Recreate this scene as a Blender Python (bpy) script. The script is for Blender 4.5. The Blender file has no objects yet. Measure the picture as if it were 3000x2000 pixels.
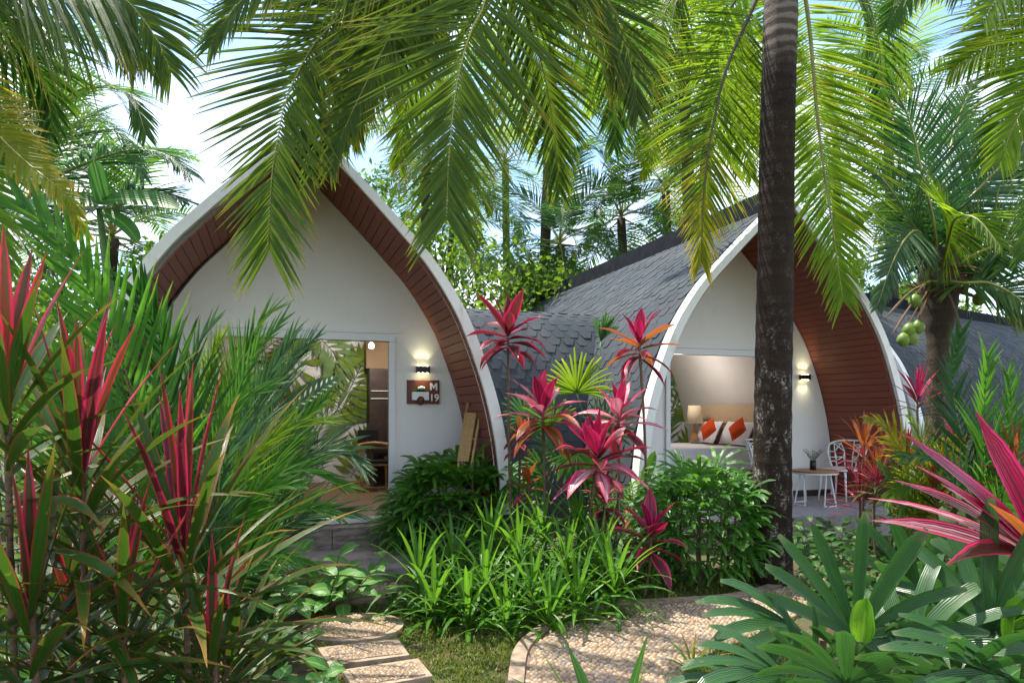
import bpy, math, random
import numpy as np
from mathutils import Vector, Matrix, Quaternion
V = Vector
random.seed(7)
scene = bpy.context.scene
R = math.radians

# ------------------------------------------------------------------ camera, sky, sun, exposure
FPX, HV, CZ = 2000.0, 1205.0, 1.6
cam_data = bpy.data.cameras.new("camera"); cam = bpy.data.objects.new("camera", cam_data)
scene.collection.objects.link(cam)
cam_data.sensor_width = 36; cam_data.lens = 24.0
cam_data.shift_y = 205 / 3000.0
cam_data.clip_start = 0.05; cam_data.clip_end = 800
cam.location = (0, 0, CZ); cam.rotation_euler = (R(90), 0, 0)
scene.camera = cam

TO_SUN = V((-0.36, 0.24, 0.90)).normalized()
EL = math.asin(TO_SUN.z); AZ = math.atan2(TO_SUN.x, TO_SUN.y)
world = bpy.data.worlds.new("World"); scene.world = world; world.use_nodes = True
wn = world.node_tree.nodes; wl = world.node_tree.links
bg = wn["Background"]
sky = wn.new("ShaderNodeTexSky"); sky.sky_type = 'NISHITA'; sky.sun_disc = False
sky.sun_elevation = EL; sky.sun_rotation = AZ; sky.air_density = 1.0; sky.dust_density = 0.4; sky.ozone_density = 4.0
tc = wn.new("ShaderNodeTexCoord"); nz = wn.new("ShaderNodeTexNoise"); nz.inputs["Scale"].default_value = 2.2
nz.inputs["Detail"].default_value = 7; nz.inputs["Roughness"].default_value = 0.6
mp = wn.new("ShaderNodeMapping"); mp.inputs["Scale"].default_value = (1, 1, 2.2); mp.inputs["Location"].default_value = (9.1, 3.3, 6.4)
rmp = wn.new("ShaderNodeValToRGB"); rmp.color_ramp.elements[0].position = 0.44; rmp.color_ramp.elements[1].position = 0.68
mx = wn.new("ShaderNodeMixRGB"); mx.inputs["Color2"].default_value = (6.2, 6.3, 6.7, 1)
wl.new(tc.outputs["Generated"], mp.inputs["Vector"]); wl.new(mp.outputs[0], nz.inputs["Vector"])
wl.new(nz.outputs["Fac"], rmp.inputs[0]); wl.new(rmp.outputs[0], mx.inputs["Fac"])
wl.new(sky.outputs[0], mx.inputs["Color1"]); wl.new(mx.outputs[0], bg.inputs["Color"])
bg.inputs["Strength"].default_value = 0.135

sd = bpy.data.lights.new("sun", 'SUN'); sd.energy = 3.0; sd.angle = R(0.5); sd.color = (1.0, 0.95, 0.84)
sun = bpy.data.objects.new("sun", sd); scene.collection.objects.link(sun)
sun.rotation_euler = (-TO_SUN).to_track_quat('-Z', 'Y').to_euler()

vs = scene.view_settings; vs.view_transform = 'Standard'; vs.look = 'None'; vs.gamma = 1; vs.use_curve_mapping = False
vs.exposure = 1.65
scene.cycles.max_bounces = 7; scene.cycles.diffuse_bounces = 4; scene.cycles.transmission_bounces = 4
scene.cycles.sample_clamp_indirect = 6.0; scene.cycles.caustics_reflective = False; scene.cycles.caustics_refractive = False

# ------------------------------------------------------------------ frames and pixel helpers
def pt(u, v, Y): return V(((u - 1500) / FPX * Y, Y, CZ - (v - HV) / FPX * Y))
def gp(u, v, z=0.0):
    Y = (CZ - z) * FPX / (v - HV)
    return V(((u - 1500) / FPX * Y, Y, z))

class Frame:
    def __init__(s, o, d, a): s.o, s.d, s.a = V(o), V(d).normalized(), V(a).normalized()
    def __call__(s, x, t, z): return s.o + s.d * x + s.a * t + V((0, 0, z))
FA = Frame((-1.42, 7.94, 0), (0.943, 0.333, 0), (-0.333, 0.943, 0))

# ------------------------------------------------------------------ object helpers
COL = scene.collection
def tagit(o, label=None, cat=None, group=None, kind=None):
    if label: o["label"] = label
    if cat: o["category"] = cat
    if group: o["group"] = group
    if kind: o["kind"] = kind
    return o
def thing(name, label, cat, loc=(0, 0, 0), group=None):
    o = bpy.data.objects.new(name, None); COL.objects.link(o)
    o.location = loc; o.empty_display_size = 0.1
    return tagit(o, label, cat, group)

class MB:
    def __init__(s): s.v = []; s.f = []; s.a = []
    def add(s, vs, fs, at=None):
        b = len(s.v); s.v.extend(vs); s.f.extend([tuple(i + b for i in f) for f in fs])
        s.a.extend(at if at else [(0, 0, 0)] * len(vs))
    def box(s, c, sx, sy, sz, ax=None):
        """box centred at c with half sizes along the axes ax (three unit vectors)"""
        c = V(c); X, Y, Z = ax if ax else (V((1, 0, 0)), V((0, 1, 0)), V((0, 0, 1)))
        vs = [c + X * (sx * i) + Y * (sy * j) + Z * (sz * k) for k in (-1, 1) for j in (-1, 1) for i in (-1, 1)]
        s.add(vs, [(0, 2, 3, 1), (4, 5, 7, 6), (0, 1, 5, 4), (2, 6, 7, 3), (0, 4, 6, 2), (1, 3, 7, 5)])
    def tube(s, pts, radii, n=6, cap=True, rn=0.0):
        pts = [V(p) for p in pts]; m = len(pts)
        if not hasattr(radii, '__len__'): radii = [radii] * m
        ref = V((0.13, 0.97, 0.21)); vs = []; at = []
        for i, p in enumerate(pts):
            T = (pts[min(i + 1, m - 1)] - pts[max(i - 1, 0)])
            if T.length < 1e-6: T = V((0, 0, 1))
            T.normalize()
            A = T.cross(ref)
            if A.length < 0.1: A = T.cross(V((1, 0, 0)))
            A.normalize(); B = T.cross(A)
            for k in range(n):
                w = 2 * math.pi * k / n
                vs.append(p + (A * math.cos(w) + B * math.sin(w)) * radii[i]); at.append((k / n, i / (m - 1), rn))
        fs = []
        for i in range(m - 1):
            for k in range(n):
                k2 = (k + 1) % n
                fs.append((i * n + k, i * n + k2, (i + 1) * n + k2, (i + 1) * n + k))
        if cap: fs.append(tuple(range(n - 1, -1, -1))); fs.append(tuple((m - 1) * n + k for k in range(n)))
        s.add(vs, fs, at)
    def lathe(s, c, prof, n=16, axis=None):
        """prof: list of (radius, height)"""
        c = V(c); vs = []; m = len(prof)
        Z = V(axis).normalized() if axis else V((0, 0, 1))
        A = Z.cross(V((0.2, 1, 0.1))).normalized(); B = Z.cross(A)
        for r, h in prof:
            for k in range(n):
                w = 2 * math.pi * k / n
                vs.append(c + (A * math.cos(w) + B * math.sin(w)) * r + Z * h)
        fs = [(i * n + k, i * n + (k + 1) % n, (i + 1) * n + (k + 1) % n, (i + 1) * n + k) for i in range(m - 1) for k in range(n)]
        fs.append(tuple(range(n - 1, -1, -1))); fs.append(tuple((m - 1) * n + k for k in range(n)))
        s.add(vs, fs)
    def build(s, name, mat, parent=None, smooth=False, **tags):
        me = bpy.data.meshes.new(name); off = V((0, 0, 0))
        if parent: off = world_loc(parent)
        me.from_pydata([(x[0] - off[0], x[1] - off[1], x[2] - off[2]) for x in s.v], [], s.f)
        at = me.attributes.new("lf", 'FLOAT_VECTOR', 'POINT')
        at.data.foreach_set("vector", np.array(s.a, dtype=np.float32).ravel())
        if smooth: me.polygons.foreach_set("use_smooth", [True] * len(me.polygons))
        me.materials.append(mat)
        o = bpy.data.objects.new(name, me); COL.objects.link(o)
        if parent: o.parent = parent
        return tagit(o, **tags)

def world_loc(o):
    p = V((0, 0, 0))
    while o: p += o.location; o = o.parent
    return p

PROFILES = {
    'strap': lambda t: min(1, 0.62 + 2.2 * t) * max(0.02, 1 - max(0, (t - 0.5) / 0.5) ** 1.7),
    'leaflet': lambda t: min(1, 0.45 + 4 * t) * max(0.05, 1 - t ** 2.2),
    'lance': lambda t: max(0.03, 0.22 + 0.78 * math.sin(math.pi * min(1, t * 1.02) ** 0.85)) * (1 if t < 0.8 else max(0.04, (1 - t) / 0.2) ** 0.55),
    'ovate': lambda t: max(0.03, math.sin(math.pi * t ** 0.8) ** 0.8) if t < 1 else 0.02,
    'finger': lambda t: min(1, 0.3 + 1.6 * t) * (1 if t < 0.85 else 1 - (t - 0.85) * 4.0),
    'banana': lambda t: max(0.02, math.sin(math.pi * min(1, t * 0.97 + 0.03)) ** 0.45),
}
def blade(mb, p, d, n, L, w, droop=0.3, segs=5, fold=0.3, prof='strap', rn=None, curl=0.0, wave=0.0):
    if rn is None: rn = random.random()
    pf = PROFILES[prof]; p = V(p); d = V(d).normalized(); n = V(n)
    st = L / segs; vs = []; at = []; fs = []; g = V((0, 0, -1))
    sd_ = d.cross(n)
    if sd_.length < 1e-3: sd_ = d.cross(V((0.3, 1, 0.2)))
    sd_.normalize(); ph = random.random() * 6
    for i in range(segs + 1):
        t = i / segs
        S = (sd_ - d * sd_.dot(d)).normalized(); nn = S.cross(d)
        if curl: S = (S * math.cos(curl * t) + nn * math.sin(curl * t)); nn = S.cross(d)
        h = w * pf(t) * 0.5
        wv = math.sin(ph + t * 9) * wave * h
        vs += [p - S * h + nn * (fold * h + wv), p, p + S * h + nn * (fold * h - wv)]
        at += [(-1, t, rn), (0, t, rn), (1, t, rn)]
        if i < segs:
            b = i * 3
            fs += [(b, b + 1, b + 4, b + 3), (b + 1, b + 2, b + 5, b + 4)]
        p = p + d * st
        d = (d + g * droop * (0.35 + t * 1.1) / segs * 2.0).normalized()
    mb.add(vs, fs, at)

def cr(pts, n):
    """catmull-rom resample to n points, even in length"""
    P = [V(p) for p in pts]; P = [P[0] * 2 - P[1]] + P + [P[-1] * 2 - P[-2]]
    out = []
    for i in range(1, len(P) - 2):
        for k in range(12):
            t = k / 12; a, b, c, e = P[i - 1], P[i], P[i + 1], P[i + 2]
            out.append(0.5 * ((2 * b) + (c - a) * t + (2 * a - 5 * b + 4 * c - e) * t * t + (3 * b - a - 3 * c + e) * t ** 3))
    out.append(P[-2])
    ln = [0]
    for i in range(1, len(out)): ln.append(ln[-1] + (out[i] - out[i - 1]).length)
    res = []; j = 0
    for k in range(n):
        s = ln[-1] * k / (n - 1)
        while j < len(out) - 2 and ln[j + 1] < s: j += 1
        u = (s - ln[j]) / max(1e-9, ln[j + 1] - ln[j])
        res.append(out[j].lerp(out[j + 1], min(1, max(0, u))))
    return res

# ------------------------------------------------------------------ materials
def newmat(name):
    m = bpy.data.materials.new(name); m.use_nodes = True
    nt = m.node_tree; return m, nt.nodes, nt.links, nt.nodes["Principled BSDF"]
def c4(c): return (c[0], c[1], c[2], 1)
def mixn(N, L, fac, a, b, mode='MIX'):
    n = N.new("ShaderNodeMixRGB"); n.blend_type = mode
    for k, x in (("Fac", fac), ("Color1", a), ("Color2", b)):
        if isinstance(x, (int, float)): n.inputs[k].default_value = x
        elif isinstance(x, tuple): n.inputs[k].default_value = c4(x)
        else: L.new(x, n.inputs[k])
    return n.outputs[0]
def mathn(N, L, op, a, b=None, c=None, clamp=False):
    n = N.new("ShaderNodeMath"); n.operation = op; n.use_clamp = clamp
    for i, x in enumerate((a, b, c)):
        if x is None: continue
        if isinstance(x, (int, float)): n.inputs[i].default_value = x
        else: L.new(x, n.inputs[i])
    return n.outputs[0]
def ramp(N, L, fac, lo, hi):
    n = N.new("ShaderNodeMapRange"); n.interpolation_type = 'SMOOTHSTEP'
    n.inputs["From Min"].default_value = lo; n.inputs["From Max"].default_value = hi
    L.new(fac, n.inputs["Value"]); return n.outputs[0]
def noise(N, L, scale, detail=4, rough=0.6, vec=None, coord='Object', stretch=None):
    n = N.new("ShaderNodeTexNoise"); n.inputs["Scale"].default_value = scale
    n.inputs["Detail"].default_value = detail; n.inputs["Roughness"].default_value = rough
    if vec is None:
        t = N.new("ShaderNodeTexCoord"); vec = t.outputs[coord]
    if stretch:
        mpp = N.new("ShaderNodeMapping"); mpp.inputs["Scale"].default_value = stretch
        L.new(vec, mpp.inputs["Vector"]); vec = mpp.outputs[0]
    L.new(vec, n.inputs["Vector"]); return n.outputs["Fac"]
def bump(N, L, bs, h, dist=0.01, strength=0.6):
    b = N.new("ShaderNodeBump"); b.inputs["Distance"].default_value = dist; b.inputs["Strength"].default_value = strength
    L.new(h, b.inputs["Height"]); L.new(b.outputs[0], bs.inputs["Normal"]); return b

def leafmat(name, c1, c2, tcol=None, trans=0.35, tip=None, edge=None, edge_at=0.6, mid=None, rough=0.42, spec=0.25, tipat=0.8, spots=None, stripe=None):
    m, N, L, bs = newmat(name)
    at = N.new("ShaderNodeAttribute"); at.attribute_name = "lf"
    sp = N.new("ShaderNodeSeparateXYZ"); L.new(at.outputs["Vector"], sp.inputs[0])
    ac = mathn(N, L, 'ABSOLUTE', sp.outputs[0]); al = sp.outputs[1]; rn = sp.outputs[2]
    k_ = lambda c, q=.80: (c[0] * q, c[1] * q, c[2] * q * .9)
    c1, c2 = k_(c1), k_(c2)
    nn = noise(N, L, 9.0, 3)
    f = mathn(N, L, 'MULTIPLY_ADD', rn, 0.75, mathn(N, L, 'MULTIPLY_ADD', nn, 0.9, -0.3), clamp=True)
    col = mixn(N, L, f, c1, c2)
    if mid: col = mixn(N, L, mathn(N, L, 'MULTIPLY', mathn(N, L, 'SUBTRACT', 1.0, ramp(N, L, ac, 0.02, 0.2)), 0.7), col, mid)
    if stripe:
        cx = N.new("ShaderNodeCombineXYZ"); L.new(mathn(N, L, 'MULTIPLY', sp.outputs[0], 2.6), cx.inputs[0]); L.new(mathn(N, L, 'MULTIPLY', al, 0.9), cx.inputs[1]); L.new(mathn(N, L, 'MULTIPLY', rn, 40.0), cx.inputs[2])
        col = mixn(N, L, ramp(N, L, noise(N, L, 1.3, 3, .6, vec=cx.outputs[0]), 0.47, 0.56), col, stripe)
    if edge:
        e = ramp(N, L, mathn(N, L, 'MULTIPLY_ADD', nn, 0.35, ac), edge_at + 0.1, edge_at + 0.4)
        col = mixn(N, L, e, col, edge)
    if tip:
        tt = mathn(N, L, 'MULTIPLY', ramp(N, L, mathn(N, L, 'MULTIPLY_ADD', nn, 0.25, al), tipat, tipat + 0.25), rn)
        col = mixn(N, L, tt, col, tip)
    if spots:
        col = mixn(N, L, ramp(N, L, noise(N, L, 30, 3), 0.66, 0.72), col, spots)
    # fine veins running along the blade
    w = mathn(N, L, 'SINE', mathn(N, L, 'MULTIPLY', sp.outputs[0], 26.0))
    bump(N, L, bs, w, 0.0012, 0.5)
    dark = mixn(N, L, 1.0, col, (0.72, 0.8, 0.72), 'MULTIPLY')
    col = mixn(N, L, mathn(N, L, 'MULTIPLY_ADD', w, 0.25, 0.25), col, dark)
    L.new(col, bs.inputs["Base Color"]); bs.inputs["Roughness"].default_value = rough
    bs.inputs["Specular IOR Level"].default_value = spec
    tr = N.new("ShaderNodeBsdfTranslucent")
    tc_ = tcol if tcol else tuple(min(1, x * 2.2) for x in c2)
    L.new(mixn(N, L, 0.45, tc_, mixn(N, L, 1.0, col, (2.2, 2.2, 2.2), 'MULTIPLY')), tr.inputs["Color"])
    ms = N.new("ShaderNodeMixShader"); ms.inputs[0].default_value = trans
    L.new(bs.outputs[0], ms.inputs[1]); L.new(tr.outputs[0], ms.inputs[2])
    L.new(ms.outputs[0], N["Material Output"].inputs["Surface"])
    return m

G = {}
G['hero'] = leafmat('coconut_leaflet', (0.035, 0.088, 0.008), (0.08, 0.15, 0.014), (0.26, 0.38, 0.015), 0.4, tip=(0.35, 0.27, 0.03), tipat=0.82, mid=(0.18, 0.2, 0.04), spots=(.2, .15, .04))
G['yel'] = leafmat('yellowing_leaflet', (0.13, 0.2, 0.012), (0.30, 0.30, 0.02), (0.6, 0.56, 0.03), 0.48, tip=(0.5, 0.3, 0.04), tipat=0.6)
G['lime'] = leafmat('lime_leaflet', (0.075, 0.18, 0.01), (0.17, 0.28, 0.016), (0.42, 0.58, 0.02), 0.48, tip=(0.45, 0.36, 0.04), tipat=0.9)
G['palm'] = leafmat('far_leaflet', (0.03, 0.095, 0.014), (0.075, 0.16, 0.022), (0.18, 0.38, 0.02), 0.4, tip=(0.3, 0.27, 0.05))
G['cool'] = leafmat('cool_leaflet', (0.035, 0.105, 0.038), (0.085, 0.17, 0.075), (0.12, 0.33, 0.04), 0.33, rough=0.3, spec=.45)
G['areca'] = leafmat('areca_leaflet', (0.03, 0.13, 0.014), (0.075, 0.22, 0.025), (0.2, 0.46, 0.03), 0.38, rough=0.34, tip=(0.35, 0.3, 0.05), tipat=0.9)
G['deep'] = leafmat('deep_green_leaf', (0.012, 0.055, 0.01), (0.028, 0.10, 0.016), (0.07, 0.28, 0.02), 0.28, rough=0.3)
G['rhapis'] = leafmat('lady_palm_leaf', (0.03, 0.13, 0.014), (0.09, 0.26, 0.026), (0.2, 0.5, 0.02), 0.32, rough=0.3, spec=.5, tip=(0.4, 0.36, 0.1), tipat=1.02)
G['front'] = leafmat('large_fan_leaf', (0.02, 0.07, 0.026), (0.06, 0.14, 0.05), (0.10, 0.30, 0.03), 0.22, rough=0.3, spec=.5, tip=(0.45, 0.4, 0.18), tipat=1.0, stripe=(0.035, 0.115, 0.022), spots=(.12, .13, .04))
G['pandan'] = leafmat('strap_leaf', (0.04, 0.16, 0.014), (0.10, 0.27, 0.022), (0.26, 0.52, 0.03), 0.34, rough=0.3, spec=.4, mid=(0.22, 0.38, 0.05))
G['broad'] = leafmat('pale_broad_leaf', (0.07, 0.22, 0.04), (0.16, 0.34, 0.09), (0.25, 0.52, 0.06), 0.28, rough=0.35, mid=(0.3, 0.48, 0.16))
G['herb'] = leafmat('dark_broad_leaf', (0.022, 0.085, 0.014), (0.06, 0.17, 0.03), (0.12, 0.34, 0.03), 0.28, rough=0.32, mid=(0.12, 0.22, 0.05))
G['banana'] = leafmat('banana_leaf', (0.03, 0.12, 0.02), (0.06, 0.19, 0.03), (0.15, 0.42, 0.03), 0.35, mid=(0.2, 0.32, 0.08), tip=(0.5, 0.22, 0.02), tipat=1.0)
G['tree'] = leafmat('tree_leaf', (0.035, 0.105, 0.01), (0.11, 0.2, 0.018), (0.3, 0.46, 0.03), 0.42)
G['hedge'] = leafmat('hedge_leaf', (0.05, 0.16, 0.01), (0.18, 0.31, 0.018), (0.35, 0.52, 0.03), 0.35)
G['cgreen'] = leafmat('ti_leaf_dark', (0.018, 0.06, 0.008), (0.05, 0.115, 0.014), (0.12, 0.24, 0.02), 0.22, edge=(0.24, 0.025, 0.02), edge_at=0.76, rough=0.32, tip=(0.35, 0.16, 0.02), tipat=0.85, stripe=(0.03, 0.09, 0.012), spots=(.22, .17, .04))
G['cred'] = leafmat('ti_leaf_red', (0.06, 0.045, 0.014), (0.17, 0.045, 0.022), (0.45, 0.08, 0.04), 0.18, edge=(0.58, 0.022, 0.07), edge_at=0.5, rough=0.32, stripe=(0.05, 0.06, 0.02))
G['cpink'] = leafmat('ti_leaf_pink', (0.34, 0.008, 0.055), (0.54, 0.018, 0.12), (0.6, 0.02, 0.09), 0.18, edge=(0.6, 0.03, 0.14), edge_at=0.72, rough=0.3, mid=(0.10, 0.02, 0.03), stripe=(0.09, 0.01, 0.025))
G['cwine'] = leafmat('ti_leaf_wine', (0.045, 0.012, 0.014), (0.15, 0.014, 0.032), (0.36, 0.025, 0.05), 0.2, edge=(0.5, 0.025, 0.09), edge_at=0.6, rough=0.3, stripe=(0.07, 0.035, 0.018))
G['cpale'] = leafmat('ti_leaf_pale', (0.5, 0.12, 0.2), (0.85, 0.6, 0.64), (0.7, 0.2, 0.3), 0.16, edge=(0.6, 0.04, 0.13), edge_at=0.6, rough=0.3, mid=(0.3, 0.04, 0.09), stripe=(0.3, 0.03, 0.08))
G['corange'] = leafmat('ti_leaf_orange', (0.15, 0.06, 0.01), (0.40, 0.12, 0.02), (0.55, 0.18, 0.03), 0.3, edge=(0.5, 0.05, 0.04), edge_at=0.6, rough=0.35, stripe=(0.09, 0.06, 0.015))
G['young'] = leafmat('young_pleated_leaf', (0.12, 0.32, 0.02), (0.22, 0.42, 0.03), (0.4, 0.7, 0.04), 0.45, rough=0.35, mid=(0.25, 0.4, 0.06), stripe=(0.05, 0.2, 0.012))
G['dry'] = leafmat('dry_leaf', (0.16, 0.10, 0.045), (0.3, 0.2, 0.09), (0.4, 0.25, 0.1), 0.2, rough=0.7, spec=0.2)

def plain(name, col, rough=0.6, spec=0.4, nscale=0, namt=0.25, bumpd=0.0, metal=0, stretch=None, coord='Object'):
    m, N, L, bs = newmat(name)
    bs.inputs["Roughness"].default_value = rough; bs.inputs["Specular IOR Level"].default_value = spec; bs.inputs["Metallic"].default_value = metal
    if nscale:
        n = noise(N, L, nscale, 6, 0.65, stretch=stretch, coord=coord)
        dk = tuple(x * (1 - namt) for x in col); lt = tuple(min(1, x * (1 + namt)) for x in col)
        L.new(mixn(N, L, ramp(N, L, n, 0.3, 0.7), dk, lt), bs.inputs["Base Color"])
        if bumpd: bump(N, L, bs, n, bumpd)
    else: bs.inputs["Base Color"].default_value = c4(col)
    return m
M = {}
M['rachis'] = plain('frond_midrib', (0.26, 0.24, 0.06), 0.4, nscale=6)
M['rachisdk'] = plain('frond_midrib_dark', (0.10, 0.075, 0.03), 0.4, nscale=6)
M['stemg'] = plain('green_stem', (0.08, 0.15, 0.03), 0.5, nscale=20)
M['stemb'] = plain('brown_stem', (0.13, 0.08, 0.045), 0.75, nscale=40, namt=0.4, bumpd=0.004)
M['stemw'] = plain('wine_stem', (0.14, 0.05, 0.04), 0.6, nscale=40, namt=0.4, bumpd=0.003)
M['bark'] = plain('tree_bark', (0.11, 0.085, 0.06), 0.9, nscale=12, namt=0.5, bumpd=0.02)
M['soil'] = plain('soil', (0.075, 0.05, 0.03), 0.95, 0.2, nscale=5, namt=0.5, bumpd=0.04)
M['black'] = plain('black_metal', (0.012, 0.012, 0.014), 0.4)
M['alu'] = plain('white_metal', (0.7, 0.7, 0.7), 0.35)
M['plastic'] = plain('white_plastic', (0.78, 0.78, 0.77), 0.35, nscale=3, namt=0.03)
M['teak'] = plain('teak', (0.32, 0.15, 0.06), 0.45, nscale=8, namt=0.3, stretch=(1, 8, 8))
M['mahog'] = plain('mahogany_board', (0.12, 0.03, 0.02), 0.5, nscale=9, namt=0.35, stretch=(1.5, 1.5, 14))
M['bamboo'] = plain('bamboo', (0.42, 0.25, 0.09), 0.45, nscale=14, namt=0.3)
M['rattan'] = plain('rattan_cloth', (0.40, 0.25, 0.10), 0.8, nscale=60, namt=0.3, bumpd=0.002)
M['linen'] = plain('white_linen', (0.78, 0.77, 0.78), 0.9, 0.1, nscale=5, namt=0.05, bumpd=0.02)
M['orange'] = plain('orange_fabric', (0.62, 0.07, 0.015), 0.85, 0.1, nscale=30, namt=0.12)
M['cream'] = plain('lamp_shade_fabric', (0.7, 0.56, 0.38), 0.8)
M['beige'] = plain('headboard_fabric', (0.52, 0.38, 0.24), 0.85, 0.2, nscale=20, namt=0.06)
M['brownwood'] = plain('headboard_wood', (0.28, 0.16, 0.09), 0.5, nscale=6, namt=0.2, stretch=(1, 1, 10))
M['chairwood'] = plain('chair_wood', (0.42, 0.22, 0.09), 0.45, nscale=10, namt=0.2)
M['darkwood'] = plain('wardrobe_wood', (0.045, 0.028, 0.022), 0.5, nscale=6, namt=0.25)
M['inner'] = plain('interior_paint', (0.62, 0.585, 0.55), 0.85, 0.2, nscale=2, namt=0.03)
M['tilefl'] = plain('patio_tile', (0.27, 0.25, 0.27), 0.55, nscale=7, namt=0.2)
M['coconut'] = plain('green_coconut', (0.16, 0.25, 0.04), 0.4, nscale=8, namt=0.25)
M['fibre'] = plain('coconut_fibre', (0.17, 0.10, 0.05), 0.95, nscale=30, namt=0.5, bumpd=0.02, stretch=(1, 1, 0.2))
M['redpot'] = plain('terracotta_red', (0.45, 0.07, 0.03), 0.6, nscale=10, namt=0.2)
M['white'] = plain('white_ceramic', (0.82, 0.82, 0.82), 0.3)

# weathered white plaster
def plaster(name, base, stain, amt):
    m, N, L, bs = newmat(name); bs.inputs["Roughness"].default_value = 0.8; bs.inputs["Specular IOR Level"].default_value = 0.25
    a = noise(N, L, 1.3, 6, 0.7); b = noise(N, L, 5.5, 6, 0.75, stretch=(1, 1, 0.35)); c = noise(N, L, 90, 2)
    f = mathn(N, L, 'MULTIPLY', mathn(N, L, 'MULTIPLY', ramp(N, L, b, 0.5, 0.78), ramp(N, L, a, 0.35, 0.65)), amt)
    L.new(mixn(N, L, f, mixn(N, L, a, tuple(x * .96 for x in base), base), stain), bs.inputs["Base Color"])
    bump(N, L, bs, mathn(N, L, 'ADD', mathn(N, L, 'MULTIPLY', a, 4.0), c), 0.003, 0.4)
    return m
M['wall'] = plaster('white_plaster', (0.83, 0.80, 0.765), (0.5, 0.46, 0.39), 0.28)
M['rim'] = plaster('weathered_rim_paint', (0.80, 0.79, 0.75), (0.42, 0.33, 0.22), 0.75)
# roof shingle: per piece tone
def shinglemat():
    m, N, L, bs = newmat('asphalt_shingle'); bs.inputs["Roughness"].default_value = 0.95; bs.inputs["Specular IOR Level"].default_value = .15
    oi = N.new("ShaderNodeObjectInfo"); at = N.new("ShaderNodeAttribute"); at.attribute_name = "lf"
    sp = N.new("ShaderNodeSeparateXYZ"); L.new(at.outputs["Vector"], sp.inputs[0])
    r = mathn(N, L, 'FRACT', mathn(N, L, 'ADD', oi.outputs["Random"], sp.outputs[2]))
    ge = N.new("ShaderNodeNewGeometry")
    big = noise(N, L, 0.9, 4, vec=ge.outputs["Position"]); gr = noise(N, L, 140, 2)
    col = mixn(N, L, r, (0.050, 0.060, 0.070), (0.066, 0.078, 0.090))
    col = mixn(N, L, mathn(N, L, 'MULTIPLY', ramp(N, L, big, 0.4, 0.65), 0.35), col, (0.12, 0.125, 0.13))
    col = mixn(N, L, mathn(N, L, 'MULTIPLY', gr, 0.5), col, (0.05, 0.055, 0.06))
    L.new(col, bs.inputs["Base Color"]); bump(N, L, bs, gr, 0.003, 0.6); return m
M['shingle'] = shinglemat()
M['deck'] = plain('roof_underlay', (0.05, 0.055, 0.06), 0.9, nscale=3)
M['cap'] = plain('ridge_cap_felt', (0.014, 0.016, 0.019), 0.9, 0.1, nscale=5, namt=0.35, bumpd=0.01)
# soffit boards
def boardmat(name, c1, c2):
    m, N, L, bs = newmat(name); oi = N.new("ShaderNodeObjectInfo"); bs.inputs["Roughness"].default_value = 0.55
    n = noise(N, L, 7, 6, 0.7, stretch=(1.5, 12, 12))
    col = mixn(N, L, oi.outputs["Random"], c1, c2)
    L.new(mixn(N, L, mathn(N, L, 'MULTIPLY', n, 0.5), col, tuple(x * 0.45 for x in c1)), bs.inputs["Base Color"]); return m
M['board'] = boardmat('red_brown_siding', (0.23, 0.054, 0.028), (0.25, 0.060, 0.033))
M['floorb'] = boardmat('wood_floor', (0.27, 0.15, 0.08), (0.33, 0.19, 0.105))
# palm trunk
def trunkmat(name, c_dark, c_light, lich, ringsc=26.0, pale_above=None):
    m, N, L, bs = newmat(name); bs.inputs["Roughness"].default_value = 0.85; bs.inputs["Specular IOR Level"].default_value = 0.2
    tc_ = N.new("ShaderNodeTexCoord"); sp = N.new("ShaderNodeSeparateXYZ"); L.new(tc_.outputs["Object"], sp.inputs[0])
    n1 = noise(N, L, 3.0, 5); n2 = noise(N, L, 9, 6, 0.75, stretch=(1, 1, 0.45)); n3 = noise(N, L, 45, 4, 0.7)
    zz = mathn(N, L, 'MULTIPLY_ADD', n1, 0.12, sp.outputs[2])
    w = mathn(N, L, 'SINE', mathn(N, L, 'MULTIPLY', zz, ringsc))
    rings = ramp(N, L, w, 0.6, 1.0)
    col = mixn(N, L, n1, c_dark, c_light)
    col = mixn(N, L, mathn(N, L, 'MULTIPLY', rings, 0.18), col, tuple(x * 1.35 for x in c_light))
    # lichen patches, mostly low on the trunk
    lowf = ramp(N, L, sp.outputs[2], 2.7, 1.6)
    l = mathn(N, L, 'MULTIPLY', mathn(N, L, 'MULTIPLY', ramp(N, L, n2, 0.5, 0.66), ramp(N, L, n3, 0.45, 0.6)), mathn(N, L, 'MULTIPLY_ADD', lowf, 0.85, 0.15))
    col = mixn(N, L, l, col, lich)
    if pale_above:
        pf = ramp(N, L, mathn(N, L, 'MULTIPLY_ADD', n2, 0.6, sp.outputs[2]), pale_above, pale_above + 0.5)
        wp = ramp(N, L, mathn(N, L, 'SINE', mathn(N, L, 'MULTIPLY', zz, 60.0)), -0.6, 0.9)
        pale = mixn(N, L, wp, (0.07, 0.05, 0.035), (0.22, 0.18, 0.14))
        pale = mixn(N, L, mathn(N, L, 'MULTIPLY', n3, 0.6), pale, (0.06, 0.05, 0.04))
        col = mixn(N, L, pf, col, pale)
    L.new(col, bs.inputs["Base Color"])
    bump(N, L, bs, mathn(N, L, 'ADD', mathn(N, L, 'MULTIPLY', w, 0.25), mathn(N, L, 'ADD', n2, n3)), 0.02, 0.7)
    return m
M['trunk'] = trunkmat('coconut_trunk', (0.010, 0.007, 0.005), (0.034, 0.020, 0.010), (0.36, 0.33, 0.28), ringsc=48, pale_above=4.92)
M['trunk2'] = trunkmat('pale_palm_trunk', (0.03, 0.022, 0.015), (0.09, 0.065, 0.045), (0.25, 0.23, 0.2))
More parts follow.
